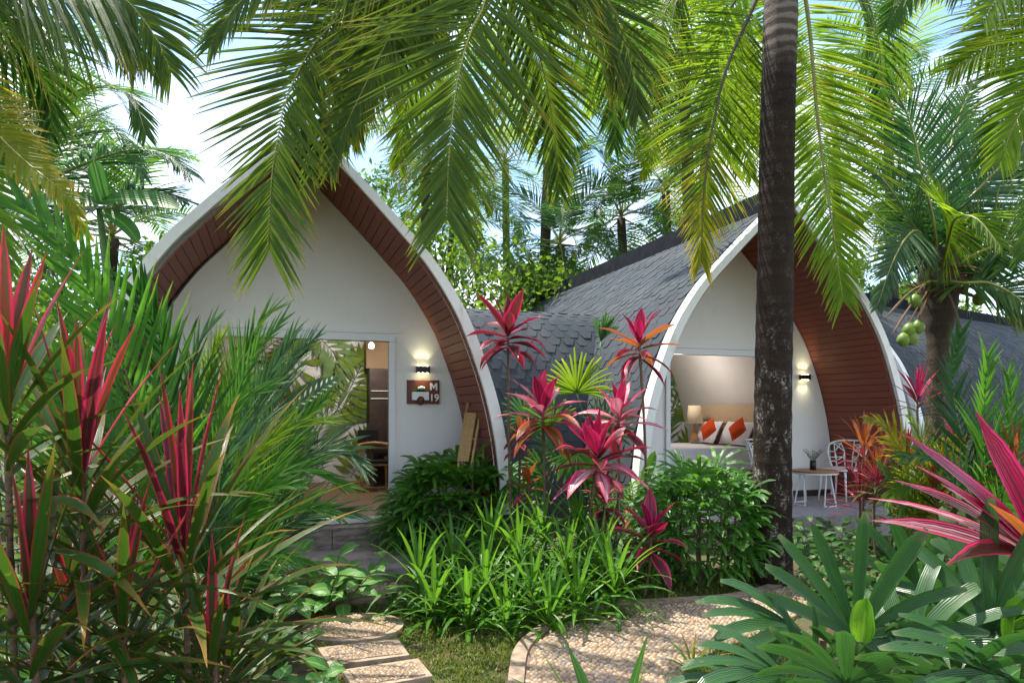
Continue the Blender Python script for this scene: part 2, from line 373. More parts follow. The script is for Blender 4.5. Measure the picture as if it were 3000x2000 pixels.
# ground
def groundmat():
    m, N, L, bs = newmat('garden_ground'); bs.inputs["Roughness"].default_value = 0.95
    a = noise(N, L, 1.7, 5); b = noise(N, L, 30, 5, 0.7)
    col = mixn(N, L, b, (0.035, 0.022, 0.012), (0.12, 0.075, 0.04))
    col = mixn(N, L, mathn(N, L, 'MULTIPLY', ramp(N, L, a, 0.4, 0.6), 0.6), col, (0.05, 0.09, 0.02))
    L.new(col, bs.inputs["Base Color"]); bump(N, L, bs, b, 0.02); return m
M['ground'] = groundmat()
def pebblemat():
    m, N, L, bs = newmat('pebbles'); bs.inputs["Roughness"].default_value = 0.55
    at = N.new("ShaderNodeAttribute"); at.attribute_name = "lf"; sp = N.new("ShaderNodeSeparateXYZ"); L.new(at.outputs["Vector"], sp.inputs[0])
    col = mixn(N, L, sp.outputs[2], (0.22, 0.14, 0.075), (0.44, 0.325, 0.20))
    col = mixn(N, L, ramp(N, L, sp.outputs[0], 0.8, 0.9), col, (0.2, 0.17, 0.15))
    n = noise(N, L, 2.2, 4)
    L.new(mixn(N, L, mathn(N, L, 'MULTIPLY', ramp(N, L, n, 0.45, 0.7), 0.35), col, (0.2, 0.14, 0.09)), bs.inputs["Base Color"]); return m
M['pebble'] = pebblemat()
M['mortar'] = plain('mortar', (0.17, 0.11, 0.07), 0.9, nscale=25, namt=0.3, bumpd=0.004)
M['kerb'] = plain('concrete_edge', (0.26, 0.19, 0.13), 0.85, nscale=9, namt=0.4, bumpd=0.006)
M['slate'] = plain('slate_riser', (0.2, 0.165, 0.14), 0.7, nscale=6, namt=0.5, bumpd=0.01, stretch=(1, 1, 5))
M['step'] = plain('worn_step_concrete', (0.27, 0.24, 0.21), 0.85, nscale=5, namt=0.3, bumpd=0.006)
M['olive1'] = plain('mural_olive_print', (0.15, 0.22, 0.03), 0.85, 0.1, nscale=3.5, namt=0.45)
M['olive2'] = plain('mural_grey_green_print', (0.13, 0.21, 0.08), 0.85, 0.1, nscale=3, namt=0.35)
M['olive3'] = plain('mural_dark_green_print', (0.05, 0.13, 0.07), 0.85, 0.1, nscale=6, namt=0.5)
M['oliveline'] = plain('mural_dark_line_print', (0.035, 0.045, 0.03), 0.85, 0.1)
M['muralbg'] = plain('mural_ground_print', (0.76, 0.75, 0.77), 0.85, 0.1, nscale=2, namt=0.03)
def emit(name, col, s):
    m, N, L, bs = newmat(name); bs.inputs["Base Color"].default_value = c4(col)
    bs.inputs["Emission Color"].default_value = c4(col); bs.inputs["Emission Strength"].default_value = s; return m
M['led'] = emit('warm_led', (1.0, 0.9, 0.45), 6)
M['bulb'] = emit('pendant_bulb', (1.0, 0.75, 0.4), 14)

# ================================================================== SETTING
gm = MB(); gm.add([V((-60, -12, 0)), V((60, -12, 0)), V((60, 90, 0)), V((-60, 90, 0))], [(0, 1, 2, 3)])
gm.build('ground', M['ground'], kind='structure')

# ------------------------------------------------------------------ the arched cabins
PROF_IN = [(2.06, -0.05), (2.05, 0.3), (2.02, 0.8), (1.98, 1.2), (1.9, 1.6), (1.78, 2.0), (1.58, 2.5), (1.38, 2.84), (1.17, 3.12), (0.93, 3.37), (0.62, 3.68), (0.32, 3.97), (0.0, 4.28)]
def arcs(hs, off=0.0, n=40):
    P = cr([V((h * hs, z, 0)) for h, z in PROF_IN], 80); Q = []
    for i, p in enumerate(P):
        T = (P[min(i + 1, 79)] - P[max(i - 1, 0)]).normalized()
        nn = V((T.y, -T.x, 0)); Q.append(p + nn * off * (1 - .45 * i / 79 if off > .05 else 1))
    while len(Q) > 2 and Q[-1].x < 0: Q.pop()
    if Q[-1].x > 1e-3:
        T = (Q[-1] - Q[-2]); Q.append(Q[-1] + T * (Q[-1].x / max(1e-6, -T.x)))
    Q[-1].x = 0
    return [(q.x, q.y) for q in cr(Q, n)]
def strip(mb, fr, c, A, B, tA, tB, rev=False):
    """surface between profile A at depth tA and profile B at depth tB, both sides of the arch"""
    full = lambda A_: [(-h, z) for h, z in A_] + [(h, z) for h, z in reversed(A_[:-1])]
    a, b = full(A), full(B); n = len(a)
    vs = [fr(c + h, tA, z) for h, z in a] + [fr(c + h, tB, z) for h, z in b]
    fs = [(i, i + 1, n + i + 1, n + i) for i in range(n - 1)]
    if rev: fs = [f[::-1] for f in fs]
    mb.add(vs, fs, [(0, 0, 0)] * len(vs))

def shingle_mesh(w=0.22, e=0.115):
    me = bpy.data.meshes.new('shingle'); th = 0.004
    pts = [(-w / 2 + .004, -e * 1.2, 0.0), (w / 2 - .004, -e * 1.2, 0.0), (w / 2 - .003, 0, .005), (w / 4, e, .008), (-w / 4, e, .008), (-w / 2 + .003, 0, .005)]
    vs = [(x, y, z + th) for x, y, z in pts] + [(x, y, z - 0.004) for x, y, z in pts]
    fs = [(5, 4, 3, 2, 1, 0)] + [(i, (i + 1) % 6, 6 + (i + 1) % 6, 6 + i) for i in range(6)]
    me.from_pydata(vs, [], [f[::-1] for f in fs])
    me.materials.append(M['shingle']); return me
SH = shingle_mesh()
SHV = [v.co.copy() for v in SH.vertices]; SHF = [tuple(p.vertices) for p in SH.polygons]
def lay_shingles(parent, arc_pos, axis_len, n_ax, max_single, w=0.22, e=0.115, order=None, label=None):
    """arc_pos: list of (origin fn(ax)->point, downslope, normal) per course; ax runs along the ridge"""
    mats = []
    for r, (of, dn, nm) in enumerate(arc_pos):
        X = dn.cross(nm).normalized()
        for k in range(n_ax):
            ax = (k + (0.5 if r % 2 else 0)) * w
            if ax > axis_len: continue
            p = of(ax)
            j = random.uniform(-.004, .004)
            m = Matrix.Translation(p + nm * j) @ Matrix(((X.x, dn.x, nm.x, 0), (X.y, dn.y, nm.y, 0), (X.z, dn.z, nm.z, 0), (0, 0, 0, 1))) @ Matrix.Rotation(random.uniform(-.012, .012), 4, 'Z')
            mats.append((p, m))
    mats.sort(key=lambda q: (q[0] - V((0, 0, CZ))).length if order is None else order(q[0]))
    off = world_loc(parent)
    for p, m in mats[:max_single]:
        o = bpy.data.objects.new('shingle', SH); COL.objects.link(o); o.parent = parent
        o.matrix_local = Matrix.Translation(-off) @ m
    if len(mats) > max_single:
        mb = MB()
        for p, m in mats[max_single:]:
            rr = random.random()
            mb.add([m @ v for v in SHV], SHF, [(0, 0, rr)] * 12)
        mb.build('shingles', M['shingle'], parent, kind='stuff')

def roof_courses(fr, c, hs, sg, t0, off, e=0.115):
    A = arcs(hs, off, 60); out = []
    L = [0]
    for i in range(1, 60): L.append(L[-1] + math.dist(A[i], A[i - 1]))
    s = 0.1
    while s < L[-1] - 0.02:
        j = max(i for i in range(60) if L[i] <= s); j = min(j, 58)
        u = (s - L[j]) / (L[j + 1] - L[j]); h = A[j][0] + (A[j + 1][0] - A[j][0]) * u; z = A[j][1] + (A[j + 1][1] - A[j][1]) * u
        th, tz = A[j + 1][0] - A[j][0], A[j + 1][1] - A[j][1]; q = math.hypot(th, tz); th /= q; tz /= q
        dn = fr.d * (-sg * th) + V((0, 0, -tz)); nm = fr.d * (sg * tz) + V((0, 0, -th))
        out.append(((lambda ax, h=h, z=z: fr(c + sg * h, t0 + ax, z)), dn, nm)); s += e
    return out

def cabin(label, fr, c, hs, D, T, wall_t=0.0, opening=0.975, single=(0, 0), door_z=2.48, floor_z=0.38, back_t=4.3, simple=False):
    root = thing('arched_cabin', label, 'cabin', fr(c, wall_t, 0), group='arched garden cabins')
    t0 = wall_t - D
    Ain, Aout = arcs(hs, 0), arcs(hs, 0.118)
    Arim_o = arcs(hs, 0.15); Aboard = arcs(hs, 0.0)
    m = MB()   # white rim: front face, outer lip, inner return
    Ari = arcs(hs, 0.012)
    strip(m, fr, c, Ari, Arim_o, t0, t0); strip(m, fr, c, Arim_o, Arim_o, t0, t0 + .16); strip(m, fr, c, Ari, Ari, t0, t0 + .05, True)
    strip(m, fr, c, Arim_o, Ain, t0 + .16, t0 + .16)
    m.build('roof_rim', M['rim'], root, smooth=False)
    m = MB(); strip(m, fr, c, Aout, Aout, t0 + .155, t0 + T); strip(m, fr, c, Aout, arcs(hs, 0.03), t0 + T, t0 + T)
    m.build('roof_deck', M['deck'], root, smooth=True)
    m = MB(); strip(m, fr, c, Ain, Ain, wall_t + .02, t0 + T, True)
    m.build('inner_shell', M['inner'], root, smooth=True)
    # soffit boards
    A = arcs(hs, 0.0, 60); Ls = [0]
    for i in range(1, 60): Ls.append(Ls[-1] + math.dist(A[i], A[i - 1]))
    bw = 0.098; me = bpy.data.meshes.new('soffit_board'); hl = (D - 0.07) / 2
    y2, zt = bw / 2 - .0012, 0.014
    me.from_pydata([(x * hl, y * (y2 if z < 0 else y2 - .0025), z * zt / 2) for z in (-1, 1) for y in (-1, 1) for x in (-1, 1)], [],
                   [(0, 2, 3, 1), (4, 5, 7, 6), (0, 1, 5, 4), (2, 6, 7, 3), (0, 4, 6, 2), (1, 3, 7, 5)])
    me.materials.append(M['board']); off = world_loc(root)
    for sg in (-1, 1):
        s = bw / 2
        while s < Ls[-1] - .03:
            j = min(58, max(i for i in range(60) if Ls[i] <= s)); u = (s - Ls[j]) / (Ls[j + 1] - Ls[j])
            h = A[j][0] + (A[j + 1][0] - A[j][0]) * u; z = A[j][1] + (A[j + 1][1] - A[j][1]) * u
            th, tz = A[j + 1][0] - A[j][0], A[j + 1][1] - A[j][1]; q = math.hypot(th, tz); th /= q; tz /= q
            up = fr.d * (sg * th) + V((0, 0, tz)); inn = fr.d * (-sg * tz) + V((0, 0, th)); X = up.cross(inn)
            p = fr(c + sg * h, (t0 + 0.055 + wall_t) / 2 - .005, z) + inn * .012
            o = bpy.data.objects.new('soffit_board', me); COL.objects.link(o); o.parent = root
            o.matrix_local = Matrix.Translation(-off) @ Matrix.Translation(p) @ Matrix(((X.x, up.x, inn.x, 0), (X.y, up.y, inn.y, 0), (X.z, up.z, inn.z, 0), (0, 0, 0, 1)))
            s += bw
    # front wall with its opening
    Aw = arcs(hs, -0.022, 50)
    out = [(-h, z) for h, z in Aw] + [(h, z) for h, z in reversed(Aw[:-1])]
    zb = Aw[0][1]
    loop = out + [(opening, zb), (opening, door_z), (-opening, door_z), (-opening, zb)]
    n = len(loop); vs = [fr(c + h, wall_t, z) for h, z in loop] + [fr(c + h, wall_t + .16, z) for h, z in loop]
    fs = [tuple(range(n)), tuple(range(2 * n - 1, n - 1, -1))] + [(i, n + i, n + (i + 1) % n, (i + 1) % n) for i in range(n)]
    m = MB(); m.add(vs, fs); m.build('front_wall', M['wall'], root)
    ax = (fr.d, fr.a, V((0, 0, 1)))
    m = MB(); fw = 0.035
    m.box(fr(c, wall_t + .02, door_z - fw), opening - .001, .06, fw - .002, ax)
    for sg in (-1, 1): m.box(fr(c + sg * (opening - fw), wall_t + .02, (floor_z + door_z) / 2 - fw), fw - .001, .058, (door_z - floor_z) / 2 - fw - .002, ax)
    m.build('door_frame', M['alu'], root)
    m = MB(); m.box(fr(c, wall_t - .01, door_z + .035), opening + .07, .014, .012, ax); m.build('lintel_groove', M['alu'], root)
    m = MB(); m.box(fr(c, wall_t + .02, floor_z - .02), opening - .001, .09, .022, ax); m.build('threshold', M['alu'], root)
    # floor boards
    nb = 14
    for i in range(nb):
        t_a = wall_t + .12 + i * (back_t - wall_t - .1) / nb; hw_ = (back_t - wall_t - .1) / nb / 2
        m = MB(); m.box(fr(c, t_a + hw_, floor_z - .03), 2.0 * hs, hw_ - .002, .03, ax); m.build('floor_board', M['floorb'], root)
    # rear wall of the room with a print of leaves
    Ab = [p for p in arcs(hs, -0.004, 40) if p[1] > 0.3]
    loop = [(-h, z) for h, z in Ab] + [(h, z) for h, z in reversed(Ab[:-1])]
    m = MB(); m.add([fr(c + h, back_t, z) for h, z in loop], [tuple(range(len(loop)))]); m.build('rear_wall', M['muralbg'], root)
    # ridge cap
    m = MB(); zt_ = Aout[-1][1]; hw_ = .21; ta, tb = t0 + .17, t0 + T + .1
    sec = [(-hw_, zt_ - .26), (-hw_ + .01, zt_ + .075), (0, zt_ + .11), (hw_ - .01, zt_ + .075), (hw_, zt_ - .26)]
    m.add([fr(c + h, ta, z) for h, z in sec] + [fr(c + h, tb, z) for h, z in sec], [(0, 1, 2, 3, 4), (9, 8, 7, 6, 5)] + [(i, 5 + i, 6 + i, i + 1) for i in range(4)])
    m.build('ridge_cap', M['cap'], root)
    nax = int((T - .2) / .22) + 1
    for sg, ns in ((-1, single[0]), (1, single[1])):
        lay_shingles(root, roof_courses(fr, c, hs, sg, t0 + .33, 0.12), T - .45, nax, ns)
    return root

C1 = -0.92; C2 = 4.89
FA1 = Frame(FA.o, FA.d, FA.a + FA.d * .057)
cab1 = cabin('white arched cabin marked M 19 with a leaf mural inside its doorway', FA1, C1, 0.955, 1.2, 7.0, 0.0)
cab2 = cabin('white arched cabin behind the palm trunk, bed with orange cushions inside', FA, C2, 1.0, 1.32, 8.5, 0.37, single=(300, 0))
FC = Frame((8.1, 16.35, 0), (0.55, -0.835, 0), (0.835, 0.55, 0))
cab3 = cabin('grey shingled arched cabin at the far edge behind the coconut palm', FC, 0.0, 1.0, 1.0, 13.0, 0.0, single=(0, 260))

# vault joining the two cabins
vr = thing('roof_vault', 'low shingled barrel vault joining the two white cabins', 'roof', FA(2.4, 2.2, 0))
VP = [(1.62, -0.02), (1.6, 0.7), (1.52, 1.3), (1.36, 1.9), (1.08, 2.45), (0.72, 2.88), (0.36, 3.1), (0.0, 3.17)]
P = [(q.x, q.y) for q in cr([V((a, b, 0)) for a, b in VP], 50)]
s0, s1 = 0.62, 3.95
m = MB(); full = [(2.2 - h, z) for h, z in P] + [(2.2 + h, z) for h, z in reversed(P[:-1])]; n = len(full)
m.add([FA(s0, t, z) for t, z in full] + [FA(s1, t, z) for t, z in full], [(i, i + 1, n + i + 1, n + i) for i in range(n - 1)])
m.build('roof_deck', M['deck'], vr, smooth=True)
Lv = [0]
for i in range(1, 50): Lv.append(Lv[-1] + math.dist(P[i], P[i - 1]))
courses = []; s = 0.12
while s < Lv[-1]:
    j = min(48, max(i for i in range(50) if Lv[i] <= s)); u = (s - Lv[j]) / (Lv[j + 1] - Lv[j])
    h = P[j][0] + (P[j + 1][0] - P[j][0]) * u; z = P[j][1] + (P[j + 1][1] - P[j][1]) * u
    th, tz = P[j + 1][0] - P[j][0], P[j + 1][1] - P[j][1]; q = math.hypot(th, tz); th /= q; tz /= q
    dn = FA.a * th + V((0, 0, -tz)); nm = FA.a * (-tz) + V((0, 0, -th))
    courses.append(((lambda a_, h=h, z=z: FA(s0 + a_, 2.2 - h, z)), dn, nm)); s += 0.15
lay_shingles(vr, courses, s1 - s0, 16, 300)

# ------------------------------------------------------------------ porch slabs and steps
AX = (FA.d, FA.a, V((0, 0, 1)))
st = thing('cabin_step', 'slate faced step in front of the M 19 cabin door', 'step', FA(C1, -.3, 0))
m = MB(); m.box(FA(C1, -.17, .165), 1.2, .15, .165, AX); m.build('landing', M['slate'], st)
for k in range(5):
    m = MB(); m.box(FA(C1 - .96 + k * .48, -.335, .20), .235, .014, .115, AX); m.build('slate_tile', M['slate'], st)
m = MB(); m.box(FA(C1, -.62, .05), 1.05, .28, .055, AX); m.build('lower_tread', M['step'], st)
m = MB(); m.box(FA(C1, -1.05, .02), .9, .2, .04, AX); m.build('bottom_tread', M['step'], st)
pf = thing('patio', 'grey tiled patio under the arch with the white table', 'patio', FA(C2, -.3, 0))
m = MB(); m.box(FA(C2, -.45, .145), 2.0, .8, .145, AX); m.build('slab', M['step'], pf)
for i in range(10):
    for j in range(4):
        m = MB(); m.box(FA(C2 - 1.8 + i * .4, -1.05 + j * .4, .30), .197, .197, .014, AX); m.build('tile', M['tilefl'], pf)
m = MB(); m.box(FA(C2 + 1.45, .35, .36), .5, .014, .045, AX); m.build('skirting', M['darkwood'], pf)

# ------------------------------------------------------------------ murals
def print_leaf(parent, fr, t, pts, wid, L, mat, n=14, kind='fern', line=True):
    """flat printed leaf on the wall plane t: pts = spine in (s,z)"""
    nm = -fr.a; P = cr([fr(x, t, z) for x, z in pts], n + 2); mb = MB()
    for i in range(1, n + 1):
        T = (P[min(i + 1, n + 1)] - P[i - 1]).normalized(); S = T.cross(nm).normalized(); u = i / n
        for sg in (-1, 1):
            if kind == 'fern':
                ll = L * (0.5 + 0.9 * math.sin(math.pi * min(1, u * .85 + .1))) * .75; a = 1.15 - .65 * u
            else:
                ll = L * (0.55 + 0.5 * math.sin(math.pi * u)); a = 1.9 - 1.6 * u
            d = (T * math.cos(a) + S * sg * math.sin(a))
            d2 = (d + V((0, 0, -.25)) * (1 if kind == 'fern' else 0)).normalized(); side = d.cross(nm)
            p0 = P[i]; p1 = p0 + d * ll * .5; p2 = p1 + d2 * ll * .5; o = nm * (.001 + (i * 2 + (sg + 1) / 2) * .0002)
            mb.add([p0 + o, p1 - side * wid * .5 + o, p2 + o, p1 + side * wid * .5 + o, p0 + side * wid * .2 + o], [(0, 1, 2, 3)])
    mb.build('printed_leaf', mat, parent)
    if line:
        mb = MB()
        for i in range(n + 1):
            T = (P[i + 1] - P[i]).normalized(); S = T.cross(nm) * .007; o = nm * .0085
            mb.add([P[i] - S + o, P[i] + S + o, P[i + 1] + S + o, P[i + 1] - S + o], [(0, 1, 2, 3)])
        mb.build('printed_stalk', M['oliveline'], parent)
def solid_leaf(parent, fr, t, a, b, w, mat):
    nm = -fr.a; A, B = fr(a[0], t, a[1]), fr(b[0], t, b[1]); T = B - A; S = T.normalized().cross(nm); mb = MB(); N_ = 14
    vs = [A + T * (i / N_) + S * w * sg * math.sin(math.pi * (i / N_) ** .8) ** .7 * .5 + nm * .004 for i in range(N_ + 1) for sg in (-1, 1)]
    mb.add(vs, [(2 * i, 2 * i + 1, 2 * i + 3, 2 * i + 2) for i in range(N_)]); lf = mb.build('printed_leaf', mat, parent)
    mb = MB()
    for i in range(1, 9):
        for sg in (-1, 1):
            c0 = A + T * (i / 9.5); d = (T.normalized() * .75 + S * sg * .65).normalized(); l = w * .36 * math.sin(math.pi * (i / 9.5) ** .8) ** .7
            sd = d.cross(nm) * .016; o = nm * .006
            mb.add([c0 + d * .03 + o, c0 + d * (.03 + l) * .6 - sd + o, c0 + d * (.03 + l) + o, c0 + d * (.03 + l) * .6 + sd + o], [(0, 1, 2, 3)])
    mb.build('printed_vein', M['muralbg'], lf)
def mural(cab, fr, c, t, smax=None):
    mw = MB()
    A_ = [(c - 1.95, .5), (c - 1.9, 1.5)]
    bt = t - .004
    leaves = [
        (print_leaf, [(-1.05, 2.35), (-.6, 2.75), (-.15, 2.75)], .10, .48, M['olive1'], 9, 'fern'),
        (print_leaf, [(.15, .55), (.05, 1.1), (.3, 1.5), (.75, 1.72)], .085, .75, M['olive2'], 13, 'fern'),
        (print_leaf, [(-.95, .9), (-.85, 1.35), (-1.1, 1.75), (-1.5, 1.95)], .08, .6, M['olive2'], 12, 'fern'),
        (print_leaf, [(.35, 1.55), (.6, 1.95), (.85, 2.5)], .13, .55, M['olive1'], 9, 'mon'),
        (print_leaf, [(-.45, 2.75), (-.25, 2.35), (-.5, 2.0), (-.9, 1.85)], .12, .5, M['olive1'], 8, 'mon'),
        (print_leaf, [(.05, 2.85), (.35, 2.5), (.3, 2.1)], .1, .45, M['olive2'], 8, 'fern'),
        (print_leaf, [(-1.2, .6), (-.8, .95), (-.45, 1.0)], .11, .4, M['olive1'], 8, 'mon'),
        (print_leaf, [(.6, .4), (.85, .8), (.95, 1.15)], .11, .45, M['olive1'], 8, 'mon'),
        (print_leaf, [(-.6, .45), (-.3, .8), (-.25, 1.3)], .09, .5, M['olive3'], 9, 'fern'),
        (print_leaf, [(-1.5, 1.2), (-1.3, 1.6), (-1.35, 2.1)], .11, .42, M['olive1'], 8, 'mon'),
    ]
    for i, (f, pts, w, L, mat, n_, kd) in enumerate(leaves):
        f(cab, fr, bt - i * .010, [(c + x + .2, z + .05) for x, z in pts], w * 1.0, L * 1.15, mat, n_ + 1, kd)
    solid_leaf(cab, fr, bt - .11, (c - .25, 1.62), (c + .6, 2.2), .42, M['olive3'])
    solid_leaf(cab, fr, bt - .11, (c - .75, 1.55), (c - .55, 2.3), .36, M['olive3'])
mural(cab1, FA, C1 + .12, 4.27)
mural(cab2, FA, C2 + 1.05, 4.3)

# wardrobe bay at the right end of the M 19 room
m = MB(); m.box(FA(.68, 4.0, 1.35), .40, .2, .98, AX); wr = m.build('wardrobe', M['darkwood'], None)
tagit(wr, 'dark wardrobe with a hanging rail seen through the M 19 door', 'wardrobe')
ww = world_loc(wr)
for z in (1.82, 1.95):
    m = MB(); m.tube([FA(.3, 3.785, z), FA(1.06, 3.785, z)], .008, 6); m.build('hanging_rail', M['alu'], wr)
m = MB(); m.box(FA(.66, 4.05, 2.75), .42, .13, .41, AX); tagit(m.build('wall_panel', plain('brown_panel', (0.22, .15, .09), .8), None), 'brown ceiling panel above the dark wardrobe', 'panel')
pl = thing('pendant_lamp', 'small lit globe lamp hanging inside the M 19 room', 'lamp', FA(.42, 3.3, 2.6))
m = MB(); m.tube([FA(.22, 3.2, 3.4), FA(.22, 3.2, 2.78)], .006, 5); m.build('cord', M['black'], pl)
m = MB(); m.lathe(pt(1088, 1013, 11.0) - V((0, 0, .045)), [(.01, 0), (.035, .015), (.045, .045), (.035, .075), (.012, .1)], 10); m.build('bulb', M['bulb'], pl, True)
ld = bpy.data.lights.new('pendant_light', 'POINT'); ld.energy = 16; ld.color = (1, .94, .86); ld.shadow_soft_size = .06
lo = bpy.data.objects.new('pendant_light', ld); lo.location = pt(1088, 1013, 10.85); COL.objects.link(lo)
m = MB(); m.box(pt(1078, 1278, 11.4), .17, .02, .11, AX); tagit(m.build('dark_monitor', M['black'], None), 'dark screen standing behind the wooden chair in M 19', 'screen')
m = MB(); m.box(FA(.62, 3.45, .98), .40, .3, .02, AX); dk = m.build('desk', M['darkwood'], None)
tagit(dk, 'dark desk top against the wardrobe in the M 19 room', 'desk')
for ds in (.27, .97):
    m = MB(); m.box(FA(ds, 3.45, .67), .02, .28, .285, AX); m.build('side_panel', M['darkwood'], dk)

# wooden chair inside M 19
def room_chair():
    o = gp(1100, 1434, .38); ch = thing('wooden_chair', 'light wood armchair with dark seat inside the M 19 doorway', 'chair', o)
    d, a = FA.d, FA.a; z = lambda h: V((0, 0, h))
    for i, (x, y) in enumerate(((-.23, -.2), (.23, -.2), (-.2, .22), (.2, .22))):
        m = MB(); m.tube([o + d * x + a * y, o + d * x * .95 + a * y * .95 + z(.66 if x < 0 else .5)], [.014, .02], 7); m.build('leg', M['chairwood'], ch)
    m = MB(); m.box(o + z(.44), .24, .23, .022, AX); m.build('seat', M['black'], ch)
    m = MB(); m.box(o + z(.405), .235, .225, .014, AX); m.build('seat_frame', M['chairwood'], ch)
    m = MB(); m.tube(cr([o + d * -.24 + a * -.22 + z(.68), o + d * -.25 + a * .1 + z(.69), o + d * 0 + a * .26 + z(.72), o + d * .25 + a * .1 + z(.69), o + d * .24 + a * -.15 + z(.66)], 14), [.02] * 3 + [.028] * 8 + [.02] * 3, 8); m.build('armrest', M['chairwood'], ch, True)
room_chair()

# ------------------------------------------------------------------ bed, lamp, cushions in the second cabin
FZ = .38
bed = thing('bed', 'double bed with white linen and beige headboard in the second cabin', 'bed', FA(5.6, 2.55, FZ))
m = MB(); m.box(FA(5.6, 2.55, FZ + .17), 1.0, .86, .17, AX); m.build('base', M['brownwood'], bed)
def cushion_box(mb, c, sx, sy, sz, ax, nx=8, ny=8, puff=.5):
    X, Y, Z = ax; vs = []; fs = []
    for side in (1, -1):
        for i in range(nx + 1):
            for j in range(ny + 1):
                u, v = i / nx * 2 - 1, j / ny * 2 - 1
                e = (max(0, 1 - abs(u) ** 3.0) * max(0, 1 - abs(v) ** 3.0)) ** puff
                vs.append(c + X * (u * sx * (1 - .06 * (1 - v * v))) + Y * (v * sy * (1 - .06 * (1 - u * u))) + Z * (side * sz * e))
    q = (nx + 1) * (ny + 1)
    for s_ in range(2):
        for i in range(nx):
            for j in range(ny):
                a = s_ * q + i * (ny + 1) + j; f = (a, a + ny + 1, a + ny + 2, a + 1); fs.append(f if s_ == 0 else f[::-1])
    mb.add(vs, fs)
m = MB(); m.box(FA(5.58, 2.55, FZ + .47), 1.02, .88, .125, AX); m.build('mattress', M['linen'], bed)
m = MB(); m.box(FA(5.5, 2.55, FZ + .60), .96, .92, .012, AX); m.box(FA(5.5, 1.63, FZ + .42), .96, .012, .19, AX); m.box(FA(4.53, 2.55, FZ + .42), .012, .9, .19, AX); m.build('duvet', M['linen'], bed)
m = MB(); m.box(FA(6.66, 2.55, FZ + 1.18), .04, .9, .17, AX); m.build('headboard', M['beige'], bed)
m = MB(); m.box(FA(6.68, 2.55, FZ + .75), .035, .86, .25, AX); m.build('headboard_panel', M['brownwood'], bed)
lean = Matrix.Rotation(R(28), 3, FA.a)
axp = (FA.a, (lean @ V((0, 0, 1))), (lean @ -FA.d))
for k, t in enumerate((2.05, 2.95)):
    m = MB(); cushion_box(m, FA(6.42, t, FZ + .84), .38, .23, .12, axp)
    tagit(m.build('pillow', M['linen'], None, True), ['white pillow nearer the palm trunk, on the bed', 'white pillow nearer the bedside lamp, on the bed'][k], 'pillow', 'white pillows')
rot = Matrix.Rotation(R(45), 3, axp[2])
for k, (u, v, Y) in enumerate(((2075, 1256, 12.3), (2160, 1256, 11.6))):
    m = MB(); cushion_box(m, pt(u, v, Y) + V((0, 0, .0)), .17, .17, .07, (rot @ axp[0], rot @ axp[1], axp[2]))
    tagit(m.build('cushion', M['orange'], None, True), ['orange cushion beside the bedside lamp', 'orange cushion nearer the palm trunk'][k], 'cushion', 'orange cushions on the bed')
lp = thing('bedside_lamp', 'cream drum shade lamp beside the bed headboard', 'lamp', pt(2035, 1290, 12.9))
b = pt(2035, 1240, 12.9)
m = MB(); m.lathe(b, [(.15, 0), (.12, .34)], 20); m.build('lamp_shade', M['cream'], lp, True)
m = MB(); m.lathe(b - V((0, 0, .32)), [(.09, 0), (.1, .05), (.035, .18), (.02, .34)], 14); m.build('lamp_base', M['chairwood'], lp, True)
ll_ = bpy.data.lights.new('added_room_fill', 'POINT'); ll_.energy = 11; ll_.color = (1, .92, .84); ll_.shadow_soft_size = .1  # added fill light, stands clear of the lamp shade to brighten the dim bedroom
l2 = bpy.data.objects.new('added_room_fill', ll_); l2.location = b + V((-.45, -.5, .95)); COL.objects.link(l2)
nt_ = thing('nightstand', 'brown nightstand under the cream lamp', 'nightstand', V((b.x, b.y, FZ)))
m = MB(); m.box(V((b.x, b.y, FZ + .28)), .2, .2, .26, AX); m.build('cabinet', M['brownwood'], nt_)
m = MB(); m.box(V((b.x, b.y, FZ + .55)), .22, .22, .015, AX); m.build('top', M['brownwood'], nt_)

# ------------------------------------------------------------------ wall lights
def wall_light(u, v, t, label):
    r = (u - 1500) / FPX; o = FA(0, t, 0); s = (r * o.y - o.x) / (FA.d.x - r * FA.d.y)
    q = FA(s, t, 0); z = CZ - (v - HV) / FPX * q.y; wl_ = thing('wall_light', label, 'wall light', FA(s, t, z), group='black up and down wall lights')
    c = FA(s, t - .055, z); hx, hz = .077, .038
    m = MB(); m.box(c + V((0, 0, 0)), hx, .04, hz, AX); m.build('housing', M['black'], wl_)
    m = MB(); m.box(FA(s, t - .008, z), .05, .009, .03, AX); m.build('backplate', M['black'], wl_)
    for k in (-1, 0, 1):
        for sg in (-1, 1):
            m = MB(); cc = c + FA.d * (k * .05) + V((0, 0, sg * (hz + .001)))
            m.lathe(cc, [(.015, -.002), (.016, .004), (.008, .008)], 10, axis=(0, 0, sg)); m.build('lens', M['led'], wl_, True)
    for sg in (-1, 1):
        for k in (-1, 0, 1):
            sp = bpy.data.lights.new('wall_spot', 'SPOT'); sp.energy = .6; sp.color = (1, .93, .55); sp.spot_size = R(75); sp.spot_blend = .9; sp.shadow_soft_size = .01
            so = bpy.data.objects.new('wall_spot', sp); COL.objects.link(so)
            so.location = c + FA.d * (k * .05) + V((0, 0, sg * (hz + .02)))
            dr = V((0, 0, sg)) + FA.a * .10 + FA.d * k * .12
            so.rotation_euler = dr.to_track_quat('-Z', 'Y').to_euler()
    return s, z
s_l, z_l = wall_light(1236, 1083, 0, 'black box wall light above the M 19 sign, lit up and down')
wall_light(2351, 1105, .37, 'black box wall light right of the palm trunk, lit up and down')

